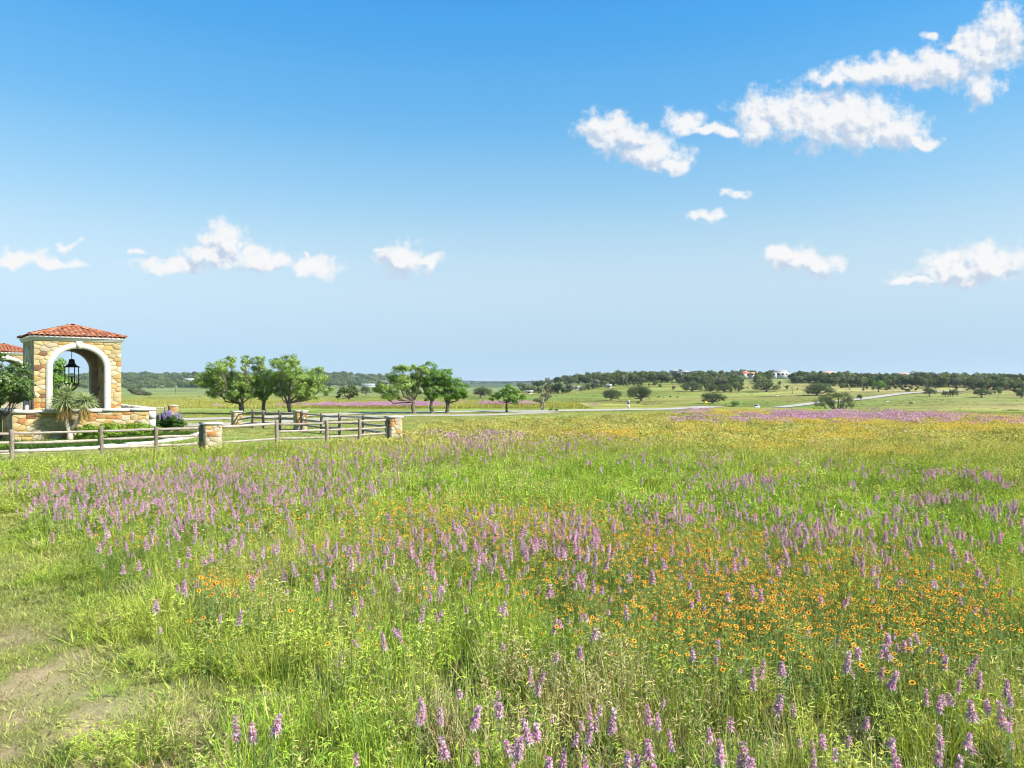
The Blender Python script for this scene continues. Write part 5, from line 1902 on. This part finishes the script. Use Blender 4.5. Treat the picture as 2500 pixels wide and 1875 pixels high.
# ------------------------------------------------------------------ wildflowers
def spike_parts(seed):
    """lavender wildflower: leafy stem with stacked whorls of pink lavender petals"""
    rg = np.random.default_rng(seed)
    bx_, by_ = rg.normal(0, 0.055, 2)
    wide = rg.uniform(0.75, 1.15)
    path = lambda z: np.array([bx_ * (z / 0.7) ** 2, by_ * (z / 0.7) ** 2, z])
    stem = MB().tube([tuple(path(z)) for z in (-0.03, 0.2, 0.42, 0.70)], [0.0032, 0.0030, 0.0026, 0.0018], 5)
    nl = 22
    zz = rg.uniform(0.12, 0.56, nl)
    b = rg.uniform(0, 6.28, nl)
    V, F = blades(np.array([path(z) for z in zz]), np.stack([np.cos(b), np.sin(b), rg.uniform(0.2, 0.8, nl)], 1), rg.uniform(0.035, 0.065, nl), 0.35, 0.009, (0.5, 1, 0.6), rng=rg)
    leaves = MB().add(V, F)
    whorls = []
    k = rg.integers(2, 6)
    gap_ = rg.uniform(0.028, 0.038)
    zs = 0.685 - np.arange(k) * gap_
    for i, z in enumerate(zs):
        r = (0.015 + 0.006 * min(i, 3)) * wide * rg.uniform(0.8, 1.15)
        npet = 18
        b = np.arange(npet) / npet * 6.283 + rg.uniform(0, 0.3, npet)
        c = path(z)
        P = c + np.stack([np.cos(b) * 0.006, np.sin(b) * 0.006, rg.uniform(-0.006, 0.010, npet)], 1)
        V, F = blades(P, np.stack([np.cos(b), np.sin(b), rg.uniform(0.25, 1.1, npet)], 1), r * rg.uniform(1.1, 1.6, npet), rg.uniform(0.2, 0.7, npet), 0.012, (0.6, 1, 0.9), rng=rg)
        wm = MB().add(V, F)
        nb_ = 9
        b = np.arange(nb_) / nb_ * 6.283 + rg.uniform(0, 0.4, nb_)
        P = c + np.stack([np.cos(b) * 0.005, np.sin(b) * 0.005, np.full(nb_, -0.010)], 1)
        V, F = blades(P, np.stack([np.cos(b), np.sin(b), rg.uniform(0.0, 0.35, nb_)], 1), r * 1.35, 0.5, 0.013, (0.8, 1, 0.6), rng=rg)
        n_pet = npet * 3
        wm.add(V, F)
        me = wm.mesh('flower_whorl', [M['lavender'], M['bract']])
        # faces come as quads and tips in turn: petals first, bracts second
        order = [len(f) for f in wm.f]
        mi = np.concatenate([np.full(order[0], 0), np.full(order[1], 0), np.full(order[2], 1), np.full(order[3], 1)]).astype(np.int32)
        me.polygons.foreach_set('material_index', mi)
        whorls.append(me)
    return stem.mesh('stem', M['spike_leaf']), leaves.mesh('leaves', M['spike_leaf']), whorls


SPIKES = [spike_parts(1600 + k) for k in range(12)]


def joined(meshes, name):
    mats, mb, mi = [], MB(), []
    for me in meshes:
        v = np.zeros(len(me.vertices) * 3, np.float32)
        me.vertices.foreach_get('co', v)
        slot = []
        for m_ in me.materials:
            if m_ not in mats:
                mats.append(m_)
            slot.append(mats.index(m_))
        by = {}
        for p in me.polygons:
            by.setdefault(len(p.vertices), []).append((tuple(p.vertices), slot[p.material_index]))
        fl = []
        for fs in by.values():
            fl.append(np.array([f[0] for f in fs]))
            mi += [f[1] for f in fs]
        mb.add(v.reshape(-1, 3), fl)
    me = mb.mesh(name, mats)
    me.polygons.foreach_set('material_index', np.array(mi, np.int32))
    return me


SPIKE_WHOLE = [joined([s[0], s[1]] + s[2], 'lavender_spike') for s in SPIKES]


def blanket_parts(seed):
    """orange wildflower: red centred rays with yellow tips on a thin leafy stem"""
    rg = np.random.default_rng(seed)
    h = 0.52
    stem = MB().tube([(0, 0, -0.03), (0.01, 0, 0.25), (0, 0, h)], [0.0028, 0.0024, 0.002], 5)
    nl = 12
    b = rg.uniform(0, 6.28, nl)
    V, F = blades(np.stack([0 * b, 0 * b, rg.uniform(0.05, 0.4, nl)], 1), np.stack([np.cos(b), np.sin(b), rg.uniform(0.3, 0.9, nl)], 1), 0.06, 0.35, 0.011, (0.5, 1, 0.7), rng=rg)
    stem.add(V, F)
    n = 12
    b = np.arange(n) / n * 6.283 + rg.uniform(-0.08, 0.08, n)
    V, F = blades(np.stack([np.cos(b) * 0.005, np.sin(b) * 0.005, 0 * b], 1), np.stack([np.cos(b), np.sin(b), rg.uniform(0.05, 0.3, n)], 1), 0.0185 * rg.uniform(0.9, 1.1, n), rg.uniform(0.0, 0.3, n), 0.0120, (0.5, 1.0, 0.95), 0.0, rng=rg)
    rays = MB().add(V, F)
    disc = MB().lathe([(0.008, -0.002), (0.0075, 0.004), (0.0045, 0.007), (0.0, 0.008)], 8)
    return stem.mesh('stem', M['spike_leaf']), rays.mesh('ray_petals', M['ray']), disc.mesh('disc', M['disc'], True), h


BLANKETS = [blanket_parts(1700 + k) for k in range(4)]


def moved(me, dz, tilt=0.0):
    m2 = me.copy()
    m2.transform(Matrix.Translation((0, 0, dz)) @ Matrix.Rotation(tilt, 4, 'X'))
    return m2


ORANGE_WHOLE = [proto('f', joined([BLANKETS[k % 4][0], moved(BLANKETS[k % 4][1], 0.52, -0.25 + 0.11 * k), moved(BLANKETS[k % 4][2], 0.52, -0.25 + 0.11 * k)], 'orange_flower'), None) for k in range(10)]


# places of the single spikes read from the photograph (three panels of one scale), centres of the heads
PANEL_A = """1277,1420 1347,1430 1378,1420 1345,1470 972,680 1000,685 980,710 1350,620 1405,630 1462,720 1465,640 1500,635 1540,630 1255,730 1290,685 1155,855
1230,840 1697,800 845,900 835,800 620,600 712,605 770,625 770,570 657,545 697,550 622,490 697,500 470,500 510,455 685,440 715,420 835,370 790,455 830,465 885,490
930,545 970,560 1060,555 1115,520 1105,560 1185,500 1225,510 1185,560 1165,480 1365,505 1425,500 1405,545 1610,580 1665,620 1690,660"""
PANEL_B = """125,815 185,790 180,935 243,958 308,950 400,940 25,1085 460,820 510,770 550,760 595,770 475,885 535,855 628,860 555,690 545,730 605,640 895,710 840,790
870,790 905,815 950,820 1000,650 995,740 1118,720 1190,740 1050,710 890,1020 1155,1050 1085,1115 1048,1170 1010,1190 1080,1225 912,1260 628,1215 510,1255 445,1370
497,1372 597,1320 685,1305 775,1350 835,1355 660,1545 795,1600 965,1430 910,1490 1020,1340 1065,1390 1115,1400 1150,1425 1215,1500 1220,1570 1215,1640 1050,1620
1120,1620 1025,1550 1385,1400 1320,1405 1345,1360 1430,1370 1455,1375 1385,1460 1570,1570 1630,1550 1590,1610 1700,1580 1730,1620 1685,1315 1735,1340 1740,1380
1330,1650 1380,1650 170,1630 1410,860 1440,870 1470,840 1330,870 1285,905 1320,925 1365,930 1375,960 1340,1010 1435,970 1250,895 1120,860 1320,660 1340,690 1380,690
1415,680 1325,740 1410,750 1390,640 1300,590 1200,620 1225,610 1545,720 1560,640 1605,670 1650,630 1680,640 1700,640 1620,770 1640,860 1580,830"""
PANEL_C = """180,990 235,1010 240,1080 110,1045 365,1110 340,1155 400,1165 570,1125 412,1300 655,1365 215,1440 260,1460 200,1480 15,1500 310,1610 340,1590 410,1590
415,1630 475,1620 655,1555 750,1560 790,1530 785,1620 870,1535 665,1640 960,1205 1020,1160 1035,1090 1025,920 1060,930 1095,930 1140,1010 1185,990 1200,1010 1238,990
1275,995 1325,1000 880,1020 910,1010 975,1045 715,935 815,985 1425,1060 1440,1050 1430,1110 1365,1070 1495,1130 1525,1180 1560,1150 1320,1270 1350,1310 1400,1290
1445,1220 1580,1260 1570,1330 1685,1220 1720,1280 1650,1340 1750,1360 1790,1380 1700,1460 1750,1420 1755,1570 1610,1550 1405,1470 1470,1530 1260,1590 1325,1580
1375,1610 990,1450 965,1420 1160,1650 1065,780 1060,620 1020,610 1040,640 980,550 1005,560 945,540 1110,565 1080,620 825,570 830,600 775,590 705,600 560,550 495,610
560,620 360,510 335,515 365,560 470,540 270,520 175,800 80,810 345,815 95,680 110,750 460,740 520,750 875,740 880,790 1160,670 1190,685 1220,685 1280,740 1320,750
1455,825 1670,830 1520,690 1570,640 1610,620 1640,640 1630,690 1720,690 1735,715 1680,610 1580,555 1465,590 1490,590"""
spots = []
for panel, ox in ((PANEL_A, 0), (PANEL_B, 800), (PANEL_C, 1650)):
    for tok in panel.split():
        a, b = tok.split(',')
        spots.append((ox + float(a) / 2.141, 1100 + float(b) / 2.141))
spots.sort(key=lambda s: -s[1])
spots = spots[:300]


def whereabouts(px, py):
    row = 'along the very bottom edge' if py > 1740 else 'in the lower foreground' if py > 1580 else 'in the middle foreground' if py > 1440 else 'midway up the meadow'
    col = ('at far left', 'left of centre', 'at the centre', 'right of centre', 'at far right')[int(min(4, max(0, px // 500)))]
    return row + ' ' + col


rgf = random.Random(303)
for (px, py) in spots:
    s = rgf.uniform(0.72, 1.16)
    k = rgf.randrange(len(SPIKES))
    Y = (EYE - 0.63 * s) * FPX / (py - HY)
    x = (px - CX) / FPX * Y
    o = thing('lavender_wildflower', 'pink lavender wildflower spike ' + whereabouts(px, py), 'wildflower', (x, Y, 0), rgf.uniform(0, 6.28), 'lavender wildflowers in the near meadow')
    o.rotation_euler = (rgf.gauss(0, 0.12), rgf.gauss(0, 0.12), rgf.uniform(0, 6.28))
    o.scale = (s * 0.86, s * 0.86, s * 0.95)
    stem, leaves, whorls = SPIKES[k]
    link('stem', stem, o)
    link('leaves', leaves, o)
    for wmesh in whorls:
        link('flower_whorl', wmesh, o)

# drifts of the same flower farther off: centre column and row, half sizes in photo pixels, number
PURPLE = [
    (160, 1205, 150, 45, 150), (330, 1160, 260, 32, 330), (620, 1130, 230, 28, 330), (900, 1105, 230, 30, 260), (1180, 1085, 200, 22, 200), (1380, 1068, 180, 16, 120),
    (430, 1245, 180, 45, 150), (700, 1215, 200, 45, 110), (180, 1240, 150, 35, 60), (560, 1180, 300, 30, 160), (850, 1160, 250, 40, 90),
    (1800, 1170, 150, 22, 130), (1660, 1120, 300, 25, 110), (2330, 1150, 110, 10, 80), (2150, 1140, 250, 20, 60), (2440, 1165, 60, 15, 40), (2270, 1212, 110, 10, 70), (2440, 1240, 60, 18, 50),
    (2000, 1295, 110, 22, 90), (1650, 1240, 130, 35, 70), (1250, 1280, 300, 50, 120), (1900, 1240, 400, 50, 130), (2300, 1310, 200, 50, 90), (1150, 1330, 250, 50, 80), (1420, 1330, 150, 40, 60),
    (1250, 1330, 800, 110, 190), (700, 1270, 420, 80, 70), (600, 1200, 450, 45, 130), (1900, 1250, 600, 70, 80), (850, 1350, 200, 50, 40), (450, 1320, 250, 50, 50), (2100, 1400, 350, 60, 40),
]
rgp = np.random.default_rng(505)
pts, scl = [], []
for (cx, cy, rx, ry, n) in PURPLE:
    n = int(n * 0.95)
    px, py = rgp.normal(cx, rx * 0.55, n), rgp.normal(cy, ry * 0.55, n)
    # they grow in little groups
    g = rgp.integers(0, n, n // 2)
    px[: n // 2] = px[g] + rgp.normal(0, 10, n // 2)
    py[: n // 2] = py[g] + rgp.normal(0, 4, n // 2)
    s = rgp.uniform(0.72, 1.16, n)
    Y = (EYE - 0.63 * s) * FPX / (py - HY)
    X = (px - CX) / FPX * Y
    ok = (meadow(X, Y) > 0.25) & (Y < 60) & (Y > 8)
    pts.append(np.stack([X, Y, 0 * X], 1)[ok])
    scl.append(s[ok])
P, s = np.concatenate(pts), np.concatenate(scl)
n = len(P)
fat = 0.85 + 0.35 * smoothstep(14, 32, P[:, 1])
scatter('lavender_wildflowers', 'drifts of pink lavender wildflowers across the middle of the meadow', 'wildflowers', P, np.stack([rgp.normal(0, 0.13, n), rgp.normal(0, 0.13, n), rgp.uniform(0, 6.28, n)], 1),
        np.stack([s * fat, s * fat, s * (1 - 0.12 * smoothstep(10, 25, P[:, 1]))], 1), rgp.integers(0, 12, n), [proto('f', m_, None) for m_ in SPIKE_WHOLE])

# blanket of orange flowers
ORANGE = [
    (2000, 1470, 420, 110, 1000), (2330, 1460, 170, 120, 320), (1760, 1460, 180, 120, 330), (1500, 1310, 230, 70, 420), (1230, 1290, 230, 60, 320), (960, 1300, 170, 60, 190), (1000, 1240, 200, 30, 200),
    (1320, 1240, 200, 40, 200), (1680, 1330, 230, 60, 420), (2050, 1370, 300, 50, 260), (540, 1420, 75, 34, 110), (290, 1310, 130, 40, 50), (650, 1240, 280, 50, 110), (380, 1190, 250, 30, 90), (1720, 1570, 260, 60, 60),
    (1500, 1300, 750, 90, 700), (1900, 1400, 600, 110, 500), (1050, 1270, 500, 60, 320), (1440, 1470, 230, 70, 60), (1250, 1420, 250, 60, 70), (850, 1420, 200, 60, 60), (2200, 1590, 250, 60, 50), (1450, 1560, 150, 60, 14), (700, 1520, 300, 80, 14),
]
pts, scl = [], []
for (cx, cy, rx, ry, n) in ORANGE:
    n = int(n * 1.45)
    px, py = rgp.normal(cx, rx * 0.55, n), rgp.normal(cy, ry * 0.55, n)
    s = rgp.uniform(0.65, 1.15, n)
    Y = (EYE - 0.52 * s) * FPX / (py - HY)
    X = (px - CX) / FPX * Y
    ok = (meadow(X, Y) > 0.3) & (Y < 40) & (Y > 4.6)
    pts.append(np.stack([X, Y, 0 * X], 1)[ok])
    scl.append(s[ok])
P, s = np.concatenate(pts), np.concatenate(scl)
seen = np.abs(P[:, 0]) < P[:, 1] * 0.69
order = np.argsort(P[:, 1] + 100 * ~seen)
near, rest = order[:300], order[300:]
for i in near:
    k = rgf.randrange(4)
    sc_ = float(s[i])
    w_ = whereabouts(CX + P[i][0] / P[i][1] * FPX, HY + (EYE - 0.52 * sc_) / P[i][1] * FPX)
    o = thing('orange_wildflower', 'red centred orange wildflower ' + w_, 'wildflower', tuple(P[i]), rgf.uniform(0, 6.28), 'orange wildflowers in the near meadow')
    o.rotation_euler = (rgf.gauss(0, 0.06), rgf.gauss(0, 0.06), rgf.uniform(0, 6.28))
    o.scale = (sc_ * 0.95,) * 2 + (sc_,)
    stem, rays, disc, h = BLANKETS[k]
    link('stem', stem, o)
    tl = (rgf.uniform(0.0, 0.55), rgf.gauss(0, 0.2), 0)
    link('ray_petals', rays, o, (0, 0, h), tl)
    link('disc', disc, o, (0, 0, h), tl)
P, s = P[rest], s[rest]
n = len(P)
rgq = np.random.default_rng(606)
fat = 0.9 + 0.45 * smoothstep(10, 26, P[:, 1])
scatter('orange_wildflowers', 'sheet of small orange wildflowers across the right of the meadow', 'wildflowers', P, np.stack([rgq.normal(0, 0.07, n), rgq.normal(0, 0.07, n), rgq.normal(0, 0.9, n)], 1),
        np.stack([s * fat, s * fat, s], 1), rgq.integers(0, 10, n), ORANGE_WHOLE)


# far flower belts: many heads to a clump
def clump(kind, seed):
    rg = np.random.default_rng(seed)
    mb = MB()
    if kind == 'pink':
        n = 70
        p = np.stack([rg.normal(0, 0.35, n), rg.normal(0, 0.35, n), rg.uniform(0.32, 0.56, n)], 1)
        V, F = leaf_quads(p, 0.10, np.stack([0 * p[:, 0], 0 * p[:, 0] - 1, 0 * p[:, 0] + 0.4], 1), rg, 0.55, 0.8)
        return proto('c', mb.add(V, F), M['pink_far'])
    n = 60
    p = np.stack([rg.normal(0, 0.35, n), rg.normal(0, 0.35, n), rg.uniform(0.32, 0.48, n)], 1)
    V, F = leaf_quads(p, 0.055, np.stack([0 * p[:, 0], 0 * p[:, 0] - 0.4, 0 * p[:, 0] + 1.0], 1), rg, 0.9, 0.5)
    return proto('c', mb.add(V, F), M['orange_far'])


M['pink_far'] = leafy('pink_petals', [(0.42, 0.20, 0.33), (0.52, 0.29, 0.42), (0.58, 0.38, 0.50)], 0.3, noise_scale=9)
M['orange_far'] = leafy('orange_petals', [(0.58, 0.30, 0.04), (0.64, 0.42, 0.06), (0.66, 0.50, 0.09)], 0.3, noise_scale=9)
PINK_FAR = [(2080, 1010, 240, 9, 700), (1900, 1013, 120, 6, 180), (2300, 1018, 150, 7, 160), (1700, 1002, 60, 3, 50), (1680, 1021, 60, 4, 40), (2450, 1024, 80, 5, 50),
            (640, 996, 150, 6, 420), (880, 989, 140, 5, 420), (480, 999, 60, 5, 100), (1010, 984, 80, 3, 120), (1240, 982, 80, 2, 60), (1480, 990, 60, 2, 60), (1150, 1064, 200, 10, 60)]
ORANGE_FAR = [(1500, 1052, 160, 7, 220), (1760, 1040, 200, 12, 160), (2050, 1046, 250, 14, 200), (2350, 1035, 160, 10, 320), (2450, 1020, 80, 8, 180), (1800, 1003, 120, 5, 260), (2150, 1027, 200, 5, 160), (2050, 1062, 150, 8, 120), (1880, 1083, 120, 6, 90), (2150, 1095, 120, 6, 80),
              (2330, 1008, 150, 4, 160), (1950, 1022, 100, 4, 120), (1100, 993, 120, 4, 160), (880, 999, 150, 4, 160), (1280, 990, 100, 4, 100), (1900, 1143, 55, 6, 26)]
for nm, label, zones, kind, sd in (('pink_flower_belt', 'far belts of pink lavender wildflowers along the meadow edges', PINK_FAR, 'pink', 1), ('orange_flower_belt', 'far bands of orange wildflowers along the meadow edges', ORANGE_FAR, 'orange', 2)):
    pts = []
    for (cx, cy, rx, ry, n) in zones:
        left = cx < 1300 and cy < 1003
        n = int(n * ((0.9 if left else 0.22) if kind == 'pink' else 0.22))
        ry = ry * (1.1 if left else 1.7)
        px, py = rgq.normal(cx, rx * 0.55, n), rgq.normal(cy, ry * 0.5, n)
        Y = (EYE - 0.42) * FPX / (py - HY)
        X = (px - CX) / FPX * Y
        onroad = (Y > 56) & (Y < 80) & (X < 17)
        lim = np.interp(X, EDGE_X, EDGE_Y)
        ok = ((Y < lim - 0.4) | ((Y > 80) & (X < 10))) & (Y < 110)
        pts.append(np.stack([X, Y, height(X, Y)], 1)[ok])
    P = np.concatenate(pts)
    n = len(P)
    s = rgq.uniform(0.8, 1.2, n) * (0.6 + 0.4 * smoothstep(25, 50, P[:, 1]))
    scatter(nm, label, 'wildflowers', P, np.stack([0 * s, 0 * s, rgq.uniform(-0.5, 0.5, n)], 1), np.stack([s, s, rgq.uniform(0.8, 1.1, n)], 1), rgq.integers(0, 3, n), [clump(kind, 1800 + 10 * sd + k) for k in range(3)])


# ------------------------------------------------------------------ air
def haze():
    m, t = new_mat('thin_air')
    v = t.n('ShaderNodeVolumePrincipled')
    v.inputs['Color'].default_value = (0.80, 0.90, 1.0, 1)
    v.inputs['Density'].default_value = HAZE
    v.inputs['Anisotropy'].default_value = 0.2
    o_ = t.n('ShaderNodeOutputMaterial')
    t.link(v.outputs[0], o_.inputs['Volume'])
    o = link('haze', MB().box((-42000, -42000, -10), (42000, 42000, 45)).mesh('haze', m))
    tag(o, 'thin bluish haze in the far air', 'haze', None, 'stuff')


HAZE = 0.00009
haze()
